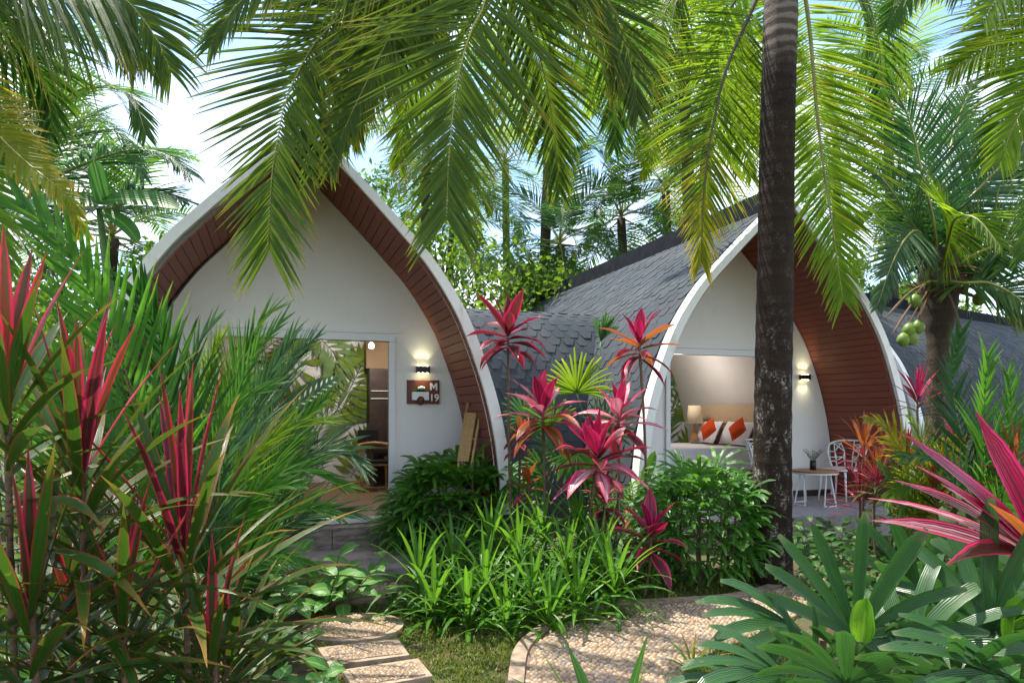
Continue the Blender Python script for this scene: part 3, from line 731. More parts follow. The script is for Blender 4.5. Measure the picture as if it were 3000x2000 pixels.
# ------------------------------------------------------------------ number sign
def wallpt(u, v, t=0.0):
    r = (u - 1500) / FPX; o = FA(0, t, 0); s = (r * o.y - o.x) / (FA.d.x - r * FA.d.y); q = FA(s, t, 0); return s, CZ - (v - HV) / FPX * q.y
ss, sz = wallpt(1239, 1148)
sg_ = thing('number_sign', 'mahogany sign board reading M 19 with a little white planter', 'sign', FA(ss, 0, sz))
m = MB(); m.box(FA(ss, -.016, sz), .193, .015, .14, AX); m.build('board', M['mahog'], sg_)
def letter(txt, s, z, size, parent):
    cu = bpy.data.curves.new('sign_letter', 'FONT'); cu.body = txt; cu.size = size; cu.extrude = .004; cu.offset = .0008; cu.align_x = 'CENTER'; cu.align_y = 'CENTER'
    cu.materials.append(M['white']); tmp = bpy.data.objects.new('tmp_text', cu); COL.objects.link(tmp); bpy.context.view_layer.update()
    me = bpy.data.meshes.new_from_object(tmp); bpy.data.objects.remove(tmp)
    o = bpy.data.objects.new('lettering', me); COL.objects.link(o); o.parent = parent
    X, Z_, Y_ = FA.d, V((0, 0, 1)), -FA.a; p = FA(s, -.036, z) - world_loc(parent)
    o.matrix_local = Matrix(((X.x, Z_.x, Y_.x, p.x), (X.y, Z_.y, Y_.y, p.y), (X.z, Z_.z, Y_.z, p.z), (0, 0, 0, 1)))
MP = [(-.042, 0), (-.042, .085), (-.024, .085), (0, .045), (.024, .085), (.042, .085), (.042, 0), (.025, 0), (.025, .056), (0, .014), (-.025, .056), (-.025, 0)]
m = MB(); n = 12
m.add([FA(ss + .122 + x, -.042, sz + .022 + z) for x, z in MP] + [FA(ss + .122 + x, -.030, sz + .022 + z) for x, z in MP], [(0, 1, 2, 10, 11), (2, 3, 9, 10), (3, 4, 8, 9), (4, 5, 6, 7, 8)] + [(i, 12 + i, 12 + (i + 1) % 12, (i + 1) % 12) for i in range(12)])
m.build('lettering', M['white'], sg_)
letter('19', ss + .128, sz - .07, .118, sg_)
m = MB(); q = lambda x, z, t=-.05: FA(ss + x, t, sz + z)
arch = [(-.14, .0), (-.14, -.095), (-.085, -.095)] + [(-.04 + .045 * math.cos(w), -.095 + .045 * math.sin(w)) for w in [math.pi * (1 - k / 8) for k in range(9)]] + [(.055, -.095), (.055, 0)]
n = len(arch); m.add([q(x, z, -.075) for x, z in arch] + [q(x, z, -.033) for x, z in arch], [tuple(range(n)), tuple(range(2 * n - 1, n - 1, -1))] + [(i, n + i, n + (i + 1) % n, (i + 1) % n) for i in range(n)])
m.build('planter', M['white'], sg_)
m = MB(); m.lathe(q(-.04, -.11, -.034), [(.045, 0), (.045, .035), (.03, .06), (.008, .07)], 14, axis=-FA.a); m.build('round_knob', M['mahog'], sg_, True)
m = MB()
for i in range(44):
    w = random.random() * 6.28
    blade(m, q(random.uniform(-.12, .035), -.005, -.055), V((math.cos(w) * .6, math.sin(w) * .4, random.uniform(.3, 1))), V((0, 0, 1)), .055, .022, .4, 3, prof='ovate')
m.build('leaves', G['herb'], sg_, kind='stuff')
for dx, dz in ((-.03, .052), (-.055, .045), (-.005, .045), (-.03, .037)):
    m = MB(); m.lathe(q(dx, dz, -.055), [(.004, -.02), (.018, -.012), (.024, 0), (.016, .012), (.004, .018)], 8); m.build('petal', M['white'], sg_, True)

# ------------------------------------------------------------------ folding rattan stand leaning under the arch
fs_ = thing('bamboo_rack', 'folded bamboo rack with woven cover leaning under the soffit', 'rack', pt(1375, 1420, 7.3))
def rod(mb, a, b, r): mb.tube([a, (a + b) / 2, b], [r, r * .92, r], 8)
A1, B1 = pt(1372, 1180, 7.75), pt(1334, 1420, 7.35); A2, B2 = pt(1412, 1182, 7.65), pt(1372, 1420, 7.25)
for a, b in ((A1, B1), (A2, B2), (A1 + V((.03, .1, 0)), B1 + V((.16, .22, 0))), (A2 + V((.03, .1, 0)), B2 + V((.14, .2, 0)))):
    m = MB(); rod(m, a, b, .018); m.build('bamboo_pole', M['bamboo'], fs_, True)
m = MB(); k0, k1 = A1.lerp(B1, .12), A1.lerp(B1, .72); j0, j1 = A2.lerp(B2, .12), A2.lerp(B2, .72); o = V((0, -.022, 0)); bk = V((.04, .12, 0))
N_ = 10
rows = [(k0.lerp(k1, i / N_) + o - V((0.02, 0, 0)), k0.lerp(k1, i / N_).lerp(j0.lerp(j1, i / N_), .72) + o * (1 + .6 * math.sin(3 * i / N_))) for i in range(N_ + 1)]
m.add([p for r_ in rows for p in r_], [(2 * i, 2 * i + 1, 2 * i + 3, 2 * i + 2) for i in range(N_)])
m.add([p + V((.0, .012, 0)) for r_ in rows for p in r_], [(2 * i, 2 * i + 2, 2 * i + 3, 2 * i + 1) for i in range(N_)])
m.build('woven_cover', M['rattan'], fs_)
m = MB(); r1, r2 = j0 + bk, j0 + bk + V((.1, .03, 0)); r3, r4 = r2 - V((0, 0, .32)), r1 - V((0.03, 0, .34))
m.add([r1, r2, r3, r4, r1 + V((0, .01, 0)), r2 + V((0, .01, 0)), r3 + V((0, .01, 0)), r4 + V((0, .01, 0))], [(0, 3, 2, 1), (4, 5, 6, 7), (0, 1, 5, 4), (2, 3, 7, 6), (1, 2, 6, 5), (0, 4, 7, 3)])
m.build('woven_flap', M['rattan'], fs_)
m = MB(); rod(m, A1.lerp(B1, .45), A2.lerp(B2, .45), .012); m.build('cross_bar', M['bamboo'], fs_, True)

# ------------------------------------------------------------------ patio table, chairs and pot
PZ = .315
def table():
    o = gp(2388, 1478, PZ); tb = thing('coffee_table', 'round low table with wooden top and white legs on the patio', 'table', o)
    m = MB(); m.lathe(o + V((0, 0, .455)), [(.29, 0), (.3, .006), (.3, .02), (.295, .026)], 36); m.build('table_top', M['teak'], tb)
    m = MB(); m.lathe(o + V((0, 0, .43)), [(.292, 0), (.298, .004), (.298, .022)], 36); m.build('rim', M['alu'], tb)
    for k in range(4):
        w = R(20 + 90 * k); e = V((math.cos(w), math.sin(w), 0)); f = V((-e.y, e.x, 0))
        for sg in (-1, 1):
            m = MB(); m.tube([o + e * .23 + f * .03 * sg + V((0, 0, .44)), o + e * .27 + f * .1 * sg + V((0, 0, .01))], .009, 7); m.build('leg', M['alu'], tb)
        m = MB(); m.tube([o + e * .27 + f * -.1 + V((0, 0, .01)), o + e * .27 + f * .1 + V((0, 0, .01))], .009, 7); m.build('foot_bar', M['alu'], tb)
    return o
to = table()
vp = thing('flower_pot', 'dark cylinder vase with small pink flowering sprigs on the table', 'vase', to + V((-.03, 0, .48)))
c = to + V((-.03, 0, .482))
m = MB(); m.lathe(c, [(.042, 0), (.043, .13), (.036, .13), (.036, .1)], 14); m.build('pot', M['black'], vp, True)
for k in range(9):
    m = MB(); w = k * 2.4; d = V((math.cos(w) * .7, math.sin(w) * .7, 1.0)).normalized(); L_ = .15 + .08 * random.random(); m.tube([c + V((0, 0, .1)), c + V((0, 0, .1)) + d * L_ * .5, c + V((0, 0, .1)) + d * L_ + V((0, 0, -.01))], .0025, 4); st_ = m.build('sprig', M['stemg'], vp)
    m = MB()
    for j in range(10):
        a_ = random.random() * 6.28; blade(m, c + V((0, 0, .1)) + d * L_ * (.3 + .07 * j), V((math.cos(a_), math.sin(a_), .4)), V((0, 0, 1)), .045, .02, .5, 3, prof='ovate')
    m.build('leaves', G['herb'], st_, kind='stuff')
    if k % 3 == 0:
        m = MB(); [blade(m, c + V((0, 0, .1)) + d * L_, V((math.cos(a_), math.sin(a_), .5)), V((0, 0, 1)), .018, .012, .3, 2, prof='ovate') for a_ in range(6)]; m.build('flower', G['cpale'], st_)
def lace_chair(o, face, label):
    """white one-piece chair with an openwork back"""
    ch = thing('openwork_chair', label, 'chair', o, group='white openwork patio chairs')
    f = V((math.cos(face), math.sin(face), 0)); s = V((-f.y, f.x, 0)); z = V((0, 0, 1))
    for x, y in ((.2, -.19), (.2, .19), (-.2, -.18), (-.2, .18)):
        m = MB(); m.tube([o + f * x * 1.1 + s * y * 1.1, o + f * x * .9 + s * y * .9 + z * .43], [.012, .018], 8); m.build('leg', M['plastic'], ch, True)
    m = MB(); n_ = 20; ring = [o + f * (.23 * math.cos(w)) + s * (.24 * math.sin(w)) + z * .44 for w in [2 * math.pi * k / n_ for k in range(n_)]]
    m.add([p for p in ring] + [p + z * .02 for p in ring], [tuple(range(n_ - 1, -1, -1)), tuple(range(n_, 2 * n_))] + [(i, (i + 1) % n_, n_ + (i + 1) % n_, n_ + i) for i in range(n_)])
    m.build('seat', M['plastic'], ch)
    # curved shell back: point on the back surface from (a: -1..1 across, h: 0..1 up)
    def bp(a, h):
        w = a * 1.25 * (0.75 + .35 * h); r = .26 + .05 * h
        return o + f * (-.02 - r * math.cos(w) - .05 * h) + s * (r * 1.05 * math.sin(w)) + z * (.46 + .40 * h)
    edge = [bp(-1, 0), bp(-1.03, .25), bp(-1, .55), bp(-.82, .85), bp(-.45, .98), bp(0, 1.0), bp(.45, .98), bp(.82, .85), bp(1, .55), bp(1.03, .25), bp(1, 0)]
    m = MB(); m.tube(cr(edge, 34), .014, 7); m.tube(cr([bp(a_, 0) for a_ in (-1, -.5, 0, .5, 1)], 14), .014, 6); m.build('back_frame', M['plastic'], ch, True)
    m = MB(); rs = random.Random(5)
    nodes = [(a_, h_) for h_ in (.2, .42, .62, .82) for a_ in (-.75, -.38, 0, .38, .75)]
    nodes = [(a_ + rs.uniform(-.1, .1), h_ + rs.uniform(-.06, .06)) for a_, h_ in nodes]
    done = set()
    for i, a_ in enumerate(nodes):
        nb = sorted(range(len(nodes)), key=lambda j: math.dist(a_, nodes[j]))[1:4]
        for j in nb:
            if (min(i, j), max(i, j)) in done: continue
            done.add((min(i, j), max(i, j))); b_ = nodes[j]
            m.tube([bp(*a_), bp((a_[0] + b_[0]) / 2, (a_[1] + b_[1]) / 2), bp(*b_)], .009, 5)
    for a_, h_ in nodes:
        if h_ < .3: m.tube([bp(a_, h_), bp(a_ * 1.0, 0)], .010, 5)
        if h_ > .7: m.tube([bp(a_, h_), bp(a_ * .95, min(1, .99 - .15 * abs(a_)))], .009, 5)
        if abs(a_) > .6: m.tube([bp(a_, h_), bp(math.copysign(1.0 - .15 * max(0, h_ - .6), a_), h_)], .009, 5)
    m.build('back_lattice', M['plastic'], ch, True)
lace_chair(gp(2462, 1466, PZ) + V((0, .0, 0)), R(215), 'white openwork chair right of the patio table')
lace_chair(gp(2268, 1462, PZ) + V((0, .1, 0)), R(-50), 'white openwork chair mostly hidden behind the palm trunk')
rp = thing('red_planter', 'small red cylindrical planter beside the lady palm', 'planter', gp(1853, 1520, 0.1))
m = MB(); c = pt(1853, 1492, 7.8); m.lathe(V((c.x, c.y, 0)), [(.07, 0), (.08, .05), (.08, c.z + .14), (.068, c.z + .14), (.066, c.z + .1)], 18); m.build('pot', M['redpot'], rp, True)
m = MB(); m.lathe(V((c.x, c.y, c.z + .10)), [(.064, 0), (.06, .012)], 12); m.build('soil', M['soil'], rp)

# ------------------------------------------------------------------ pebble path, stepping stones
def inside(poly, x, y):
    r = False; j = len(poly) - 1
    for i in range(len(poly)):
        xi, yi = poly[i]; xj, yj = poly[j]
        if (yi > y) != (yj > y) and x < (xj - xi) * (y - yi) / (yj - yi) + xi: r = not r
        j = i
    return r
def slab(poly, z0, z1, mat, name, parent, **k):
    n = len(poly); m = MB(); m.add([V((x, y, z0)) for x, y in poly] + [V((x, y, z1)) for x, y in poly], [tuple(range(n, 2 * n))] + [(i, (i + 1) % n, n + (i + 1) % n, n + i) for i in range(n)])
    return m.build(name, mat, parent, **k)
OUT = [gp(u, v) for u, v in ((1482, 2130), (1494, 2000), (1508, 1925), (1542, 1880), (1606, 1835), (1701, 1795), (1797, 1776), (2000, 1765), (2160, 1750), (2300, 1710), (2430, 1660))]
INN = [gp(u, v) for u, v in ((2560, 1700), (2430, 1760), (2300, 1830), (2200, 1880), (2110, 1910), (2050, 1945), (2010, 1990), (2000, 2040), (2010, 2130))]
OUT = cr(OUT, 46); INN = cr(INN, 40)
polyP = [(p.x, p.y) for p in OUT + INN]
path = slab(polyP, -.02, .03, M['mortar'], 'garden_path', None, kind='structure')
def kerb_line(pts, w, z, parent, inward):
    for i in range(0, len(pts) - 1, 3):
        seg = pts[i:min(i + 4, len(pts))]
        if len(seg) < 2: continue
        vs = []
        for k, p in enumerate(seg):
            T = (seg[min(k + 1, len(seg) - 1)] - seg[max(0, k - 1)]).normalized(); S = V((T.y, -T.x, 0)) * inward
            sh = T * (.003 if k == 0 else (-.003 if k == len(seg) - 1 else 0))
            q = p + sh; vs += [q - S * .01, q - S * .01 + V((0, 0, z)), q + S * w + V((0, 0, z)), q + S * w]
        fs = []
        for k in range(len(seg) - 1):
            b = k * 4
            for e in range(4): fs.append((b + e, b + (e + 1) % 4, b + 4 + (e + 1) % 4, b + 4 + e))
        fs += [(0, 1, 2, 3), tuple(len(vs) - 4 + e for e in (3, 2, 1, 0))]
        mb = MB(); mb.add(vs, fs); mb.build('kerb_stone', M['kerb'], parent)
kerb_line(OUT, .085, .048, path, 1); 
def pebbles(inside_fn, x0, x1, y0, y1, z, size, parent, seed, name='pebbles'):
    rs = random.Random(seed); mb = MB(); y = y0; row = 0
    while y < y1:
        x = x0 + (size / 2 if row % 2 else 0)
        while x < x1:
            px, py = x + rs.uniform(-.25, .25) * size, y + rs.uniform(-.25, .25) * size
            if inside_fn(px, py):
                r = size * rs.uniform(.38, .62); e = rs.uniform(.65, 1.0); w0 = rs.random() * 3.14; h = size * rs.uniform(.16, .34)
                vs = []
                for rr, hh in ((1, 0), (.72, .75)):
                    for k in range(6):
                        w = k * math.pi / 3; cx, cy = math.cos(w) * r * rr, math.sin(w) * r * rr * e
                        vs.append(V((px + cx * math.cos(w0) - cy * math.sin(w0), py + cx * math.sin(w0) + cy * math.cos(w0), z + h * hh)))
                vs.append(V((px, py, z + h)))
                fs = [(k, (k + 1) % 6, 6 + (k + 1) % 6, 6 + k) for k in range(6)] + [(6 + k, 6 + (k + 1) % 6, 12) for k in range(6)]
                mb.add(vs, fs, [(rs.random(), 0, rs.random())] * 13)
            x += size
        y += size * .86; row += 1
    mb.build(name, M['pebble'], parent, True, kind='stuff')
cA = [(p.x, p.y) for p in OUT]
jl = [gp(1745, 1800), gp(1800, 1835), gp(1880, 1862), gp(1955, 1880)]
def on_joint(x, y):
    for a, b in zip(jl, jl[1:]):
        ab = b - a; t = max(0, min(1, ((x - a.x) * ab.x + (y - a.y) * ab.y) / (ab.x ** 2 + ab.y ** 2)))
        if math.hypot(x - a.x - ab.x * t, y - a.y - ab.y * t) < .022: return True
    return False
def pin(x, y):
    if not inside(polyP, x, y) or on_joint(x, y): return False
    return min((x - a) ** 2 + (y - b) ** 2 for a, b in cA) > .115 ** 2
pebbles(pin, -.1, 3.2, 3.9, 7.4, .03, .036, path, 3)
def stone(name, poly, label, border=True):
    cx = sum(p[0] for p in poly) / len(poly); cy = sum(p[1] for p in poly) / len(poly)
    r = thing(name, label, 'stepping stone', (cx, cy, 0), group='stepping stones to the M 19 cabin')
    slab(poly, -.02, .05, M['kerb'], 'edge', r)
    ins = [(cx + (x - cx) * .84, cy + (y - cy) * (.84 if len(poly) > 6 else .74)) for x, y in poly]
    slab(ins, .04, .054, M['mortar'], 'inlay', r)
    xs = [p[0] for p in ins]; ys = [p[1] for p in ins]
    pebbles(lambda x, y: inside(ins, x, y), min(xs), max(xs), min(ys), max(ys), .053, .024, r, 5)
c = gp(1035, 1852); stone('stepping_stone', [(c.x + .36 * math.cos(w), c.y + .33 * math.sin(w)) for w in [2 * math.pi * k / 32 for k in range(32)]], 'round pebble topped stepping stone beyond the rectangular ones')
def quad(px): return [(gp(u, v).x, gp(u, v).y) for u, v in px]
stone('stepping_stone', quad(((930, 1918), (1165, 1890), (1200, 1940), (965, 1972)))[::-1], 'rectangular stepping stone next to the round one')
stone('stepping_stone', quad(((1000, 1985), (1225, 1950), (1268, 2003), (1040, 2045)))[::-1], 'rectangular stepping stone nearest the bottom of the photo')
stone('stepping_stone', quad(((950, 1742), (1160, 1720), (1185, 1760), (960, 1785)))[::-1], 'half hidden rectangular stone between the round one and the step')

# grass
def grass(regions, n, seed):
    rng = np.random.default_rng(seed); V_, F_, A_ = [], [], []; k = 0; rs = random.Random(seed)
    for (poly, cnt, hmax) in regions:
        xs = [p[0] for p in poly]; ys = [p[1] for p in poly]; c = 0; tries = 0
        while c < cnt and tries < cnt * 6:
            tries += 1
            x, y = rs.uniform(min(xs), max(xs)), rs.uniform(min(ys), max(ys))
            if not inside(poly, x, y) or inside(polyP, x, y): continue
            cl = math.sin(x * 9 + 2 * math.sin(y * 7)) * math.sin(y * 11 + x * 3)
            if rs.random() > .55 + .45 * cl: continue
            h = hmax * rs.uniform(.35, 1); w = rs.uniform(.003, .006); a = rs.random() * 6.28; l = rs.uniform(.2, 1.1) * h; b = rs.random() * 6.28
            dx, dy = math.cos(a) * w, math.sin(a) * w; lx, ly = math.cos(b) * l, math.sin(b) * l
            V_ += [(x - dx, y - dy, 0), (x + dx, y + dy, 0), (x + dx * .8 + lx * .35, y + dy * .8 + ly * .35, h * .6), (x - dx * .8 + lx * .35, y - dy * .8 + ly * .35, h * .6), (x + lx, y + ly, h * .9)]
            r = rs.random(); A_ += [(0, 0, r), (0, 0, r), (0, .6, r), (0, .6, r), (0, 1, r)]
            F_ += [(k, k + 1, k + 2, k + 3), (k + 3, k + 2, k + 4)]; k += 5; c += 1
    m = MB(); m.v = V_; m.f = F_; m.a = A_
    return m.build('grass', leafmat('grass_blade', (0.06, 0.10, 0.018), (0.18, 0.22, 0.04), (0.28, .36, .05), .35, tip=(.4, .33, .1), rough=.5), None, label='short garden grass around the path and stepping stones', cat='grass', kind='stuff')
gq = lambda *px: [(gp(u, v).x, gp(u, v).y) for u, v in px]
grass([(gq((1130, 1780), (1560, 1800), (1500, 2150), (1050, 2150), (880, 1900), (900, 1740)), 15000, .05),
       (gq((1560, 1700), (2250, 1660), (2300, 1760), (1700, 1800), (1540, 1850)), 7000, .06),
       (gq((1930, 1870), (2300, 1800), (2500, 2100), (1930, 2150)), 9000, .10)], 0, 3)

# fallen leaves on the ground
m = MB(); rs = random.Random(12)
for i in range(260):
    u, v = rs.uniform(900, 2300), rs.uniform(1700, 2100); p = gp(u, v, .01); a = rs.random() * 6.28
    if inside(polyP, p.x, p.y) and rs.random() < .8: continue
    blade(m, p, V((math.cos(a), math.sin(a), .15)), V((0, 0, 1)), rs.uniform(.04, .09), .02, .3, 3, prof='ovate')
m.build('leaf_litter', G['dry'], None, label='brown fallen leaves scattered on the soil', cat='leaf litter', kind='stuff')

# ================================================================== VEGETATION
UP = V((0, 0, 1)); GOLD = 2.39996
def frond(parent, pts, n=40, L=0.8, w=0.04, droop=0.35, mat=None, nrm=None, split=False, start=0.15, ang=(70, 22), rr=0.014, lift=0.12, segs=5, fold=.35, rach=None, seed=0, gap=0.04, tipL=.4, name='frond', maxleaf=400, colfn=None):
    rs = random.Random(seed); random.seed(seed + 1)
    P = cr(pts, 25); m = MB(); m.tube(P, [max(.0025, rr * (1.6 if i < 3 else 1) * (1 - .85 * i / 24)) for i in range(25)], 5)
    fr_ = m.build(name, rach or M['rachis'], parent, True)
    mb = MB(); cnt = 0
    for i in range(n):
        t = start + (1 - start) * (i + .5) / n; f = t * 24; k = min(23, int(f)); p = P[k].lerp(P[k + 1], f - k)
        T = (P[k + 1] - P[k]).normalized()
        N_ = nrm(t) if callable(nrm) else (V(nrm) if nrm is not None else UP)
        N_ = N_ - T * N_.dot(T)
        if N_.length < .1: N_ = V((T.z, .3, -T.x)); N_ -= T * N_.dot(T)
        N_.normalize(); S = T.cross(N_); u = (t - start) / (1 - start)
        ll = L * (.55 + .45 * math.sin(math.pi * min(1, u * 1.1 + .12))) * (1 - (1 - tipL) * max(0, (u - .6) / .4) ** 1.3)
        a0 = R(ang[0] + (ang[1] - ang[0]) * u ** 1.2)
        for sg in (-1, 1):
            if rs.random() < gap: continue
            a = a0 + rs.uniform(-.09, .09); l = ll * rs.uniform(.85, 1.06)
            d = T * math.cos(a) + S * (sg * math.sin(a)) + N_ * (lift + rs.uniform(-.07, .07))
            q = mb if not split or cnt >= maxleaf else MB()
            mt = colfn(u, rs) if colfn else mat
            blade(q, p, d, N_, l, w * rs.uniform(.8, 1.15), droop * rs.uniform(.6, 1.4), segs, fold, 'leaflet', curl=rs.uniform(-.35, .35))
            if q is not mb: q.build('leaflet', mt, fr_)
            cnt += 1
    if mb.v: mb.build('leaflets', mat, fr_, kind='stuff')
    return fr_

def coconut(label, base, top, nf, L, mat, seed, tr=.13, Ll=.75, w=.045, n=34, trunk_mat=None, lo=-35, hi=80, group='coconut palms', az=None, skip=None, segs=3, trunk=True, pts_trunk=None):
    rs = random.Random(seed); base, top = V(base), V(top)
    root = thing('coconut_palm', label, 'palm tree', base, group)
    if trunk:
        tp = pts_trunk or [base, base.lerp(top, .5) + V((rs.uniform(-.2, .2), 0, 0)), top]
        P = cr(tp, 22); m = MB(); m.tube(P, [tr * (1.35 if i == 0 else 1.12 if i == 1 else 1) * (1 - .25 * i / 21) * rs.uniform(.98, 1.02) for i in range(22)], 12)
        m.build('trunk', trunk_mat or M['trunk2'], root, True)
    for i in range(nf):
        f = i / max(1, nf - 1); el = R(hi + (lo - hi) * f + rs.uniform(-8, 8)); a = i * GOLD + rs.uniform(-.25, .25) + seed
        if az and not az(a % (2 * math.pi), f): continue
        d = V((math.cos(a) * math.cos(el), math.sin(a) * math.cos(el), math.sin(el))); p = top.copy() + UP * (.15 * (1 - f)); pts = [p.copy()]
        for s in range(7):
            p = p + d * (L / 7); pts.append(p.copy()); d = (d + V((0, 0, -1)) * (.17 + .05 * s * (1 if el > 0 else .4))).normalized()
        mt = mat if not isinstance(mat, (list, tuple)) else mat[rs.randrange(len(mat))]
        frond(root, pts, n, Ll, w, .3, mt, None, False, .16, (72, 28), .018, .1, segs, seed=seed * 50 + i)
    return root

CAM = V((0, 0, CZ))
def facing(p): return (CAM - p).normalized()

# --- overhead palm whose crown hangs in above the top edge
oc = V((0.95, 4.3, 5.75))
op = thing('coconut_palm', 'coconut palm whose long green fronds hang over the M 19 cabin from the top edge', 'palm tree', (-2.6, -3.5, 0), 'coconut palms')
P = cr([V((-2.6, -3.5, 0)), V((-2.2, -1.5, 3.2)), V((-.8, 1.5, 5.4)), oc - V((.1, .1, .1))], 26)
m = MB(); m.tube(P, [.17 * (1 - .3 * i / 25) for i in range(26)], 12); m.build('trunk', M['trunk2'], op, True)
A_pts = [oc, pt(1180, -210, 4.75), pt(1000, 38, 4.7), pt(918, 134, 4.65), pt(861, 236, 4.6), pt(829, 325, 4.55), pt(813, 414, 4.5), pt(797, 504, 4.5), pt(791, 606, 4.45), pt(788, 730, 4.45)]
B_pts = [oc, pt(1500, -260, 4.1), pt(1424, 0, 4.0), pt(1383, 83, 3.95), pt(1348, 198, 3.9), pt(1328, 319, 3.9), pt(1319, 421, 3.85), pt(1312, 510, 3.85), pt(1309, 640, 3.8)]
nf = lambda t: V((.05, -1, .25))
frond(op, A_pts, 124, 1.04, .029, .07, G['hero'], nf, True, .2, (84, 30), .013, .02, 6, seed=11, maxleaf=150, gap=.02, tipL=.75)
frond(op, B_pts, 126, .97, .025, .07, G['hero'], nf, True, .16, (80, 28), .012, .02, 6, seed=12, maxleaf=150, gap=.02, tipL=.75)
for k, (pp, L_, mt, dr) in enumerate((
        ([oc, pt(1560, -190, 4.6), pt(1700, -90, 4.7), pt(1800, 40, 4.9), pt(1850, 200, 5.0), pt(1870, 330, 5.0)], .9, G['hero'], .35),
        ([oc, pt(1480, -200, 4.9), pt(1530, 0, 5.1), pt(1590, 200, 5.3), pt(1625, 400, 5.4), pt(1640, 560, 5.5)], .9, G['hero'], .3),
        ([oc, pt(1250, -160, 5.2), pt(1130, 60, 5.4), pt(1060, 240, 5.5), pt(1040, 400, 5.6)], .9, G['palm'], .3),
        ([oc, pt(1230, -150, 4.9), pt(1130, 60, 5.0), pt(1060, 250, 5.0), pt(1030, 400, 5.0)], .85, G['hero'], .15),
        ([oc, pt(1100, -220, 4.3), pt(850, -120, 4.2), pt(690, 20, 4.2), pt(620, 130, 4.2)], .8, G['hero'], .3),
        ([oc, pt(1250, -260, 5.0), pt(1120, 40, 5.1), pt(1010, 230, 5.2), pt(940, 400, 5.2), pt(915, 500, 5.2)], .85, G['hero'], .2),
        ([oc, pt(1260, -140, 4.5), pt(1150, 90, 4.5), pt(1060, 270, 4.5), pt(1000, 400, 4.5), pt(970, 500, 4.5)], .68, G['hero'], .1),
        ([oc, pt(1150, -200, 4.9), pt(1020, -20, 4.9), pt(930, 150, 4.9), pt(890, 290, 4.9), pt(880, 400, 4.9)], .8, G['hero'], .1),
        ([oc, pt(1360, -220, 5.6), pt(1280, 60, 5.8), pt(1200, 260, 6.0), pt(1170, 480, 6.0)], .9, G['lime'], .25),
        ([oc, pt(1650, -220, 5.6), pt(1760, 20, 5.9), pt(1800, 240, 6.2), pt(1800, 430, 6.3)], .9, G['palm'], .3))):
    frond(op, pp, 112, L_ * 1.08, .026, dr * .5, mt, nf, False, .2, (70, 20), .014, .02, 5, seed=20 + k)

# --- the dark trunk palm
tb0 = gp(2262, 1712); tt = pt(2290, -190, 6.35)
tp_ = thing('coconut_palm', 'tall coconut palm with the dark lichen spotted trunk before the second cabin', 'palm tree', tb0, 'coconut palms')
rs = random.Random(4)
P = cr([tb0 - V((0, 0, .1)), pt(2262, 1500, 6.33), pt(2264, 1200, 6.33), pt(2271, 800, 6.33), pt(2277, 400, 6.34), pt(2288, 0, 6.35), tt], 90)
rad = []
for i in range(90):
    z = P[i].z; r = .172 + .018 * math.exp(-z * 2.0) + (.002 if i % 3 == 0 else -.001) - .004 * z + rs.uniform(-.002, .002); rad.append(r)
m = MB(); m.tube(P, rad, 24); m.build('trunk', M['trunk'], tp_, True)
def lcol(u, rs): return G['yel'] if rs.random() < max(0, (u - .35) * 1.5) else G['lime'] if rs.random() < .5 else G['hero']
def rcol(u, rs): return G['yel'] if rs.random() < max(.05, (u - .6) * 1.3) else G['lime']
frond(tp_, [tt, pt(2245, -90, 6.5), pt(2217, 0, 6.6), pt(2160, 121, 6.7), pt(2121, 223, 6.75), pt(2096, 332, 6.8), pt(2077, 434, 6.8), pt(2064, 542, 6.8), pt(2057, 638, 6.75), pt(2054, 770, 6.7)], 104, .86, .026, .2, G['yel'], lambda t: V((.25, -1, .2)), True, .2, (74, 20), .024, .04, 5, seed=31, maxleaf=140, rach=M['rachisdk'], colfn=lcol, tipL=.65)
frond(tp_, [tt, pt(2345, -90, 6.5), pt(2360, 0, 6.6), pt(2376, 128, 6.7), pt(2386, 255, 6.75), pt(2399, 383, 6.8), pt(2418, 529, 6.8), pt(2440, 670, 6.8), pt(2458, 800, 6.75), pt(2470, 880, 6.7)], 116, .92, .027, .22, G['lime'], lambda t: V((-.2, -1, .2)), True, .17, (74, 26), .026, .04, 5, seed=32, maxleaf=150, rach=M['rachis'], colfn=rcol, tipL=.65)
for k, pp in enumerate((
        [tt, pt(2180, -40, 6.8), pt(2110, 120, 7.2), pt(2160, 330, 7.5), pt(2200, 520, 7.6)],
        [tt, pt(2120, -130, 6.6), pt(1990, -60, 6.9), pt(1930, 130, 7.1), pt(1925, 300, 7.2)],
        [tt, pt(2440, -120, 6.7), pt(2540, 0, 7.0), pt(2580, 180, 7.2), pt(2570, 350, 7.3)],
        [tt, tt + V((-.5, 1.2, 1.0)), tt + V((-1.0, 2.6, .9)), tt + V((-1.4, 3.9, 0))],
        [tt, tt + V((.9, 1.0, 1.0)), tt + V((2.0, 2.1, .8)), tt + V((2.9, 3.0, -.1))])):
    frond(tp_, pp, 64, .82, .03, .25, [G['lime'], G['hero'], G['palm']][k % 3], None if k > 2 else (0, -1, .4), False, .2, (64, 24), .02, .05, 4, seed=40 + k)

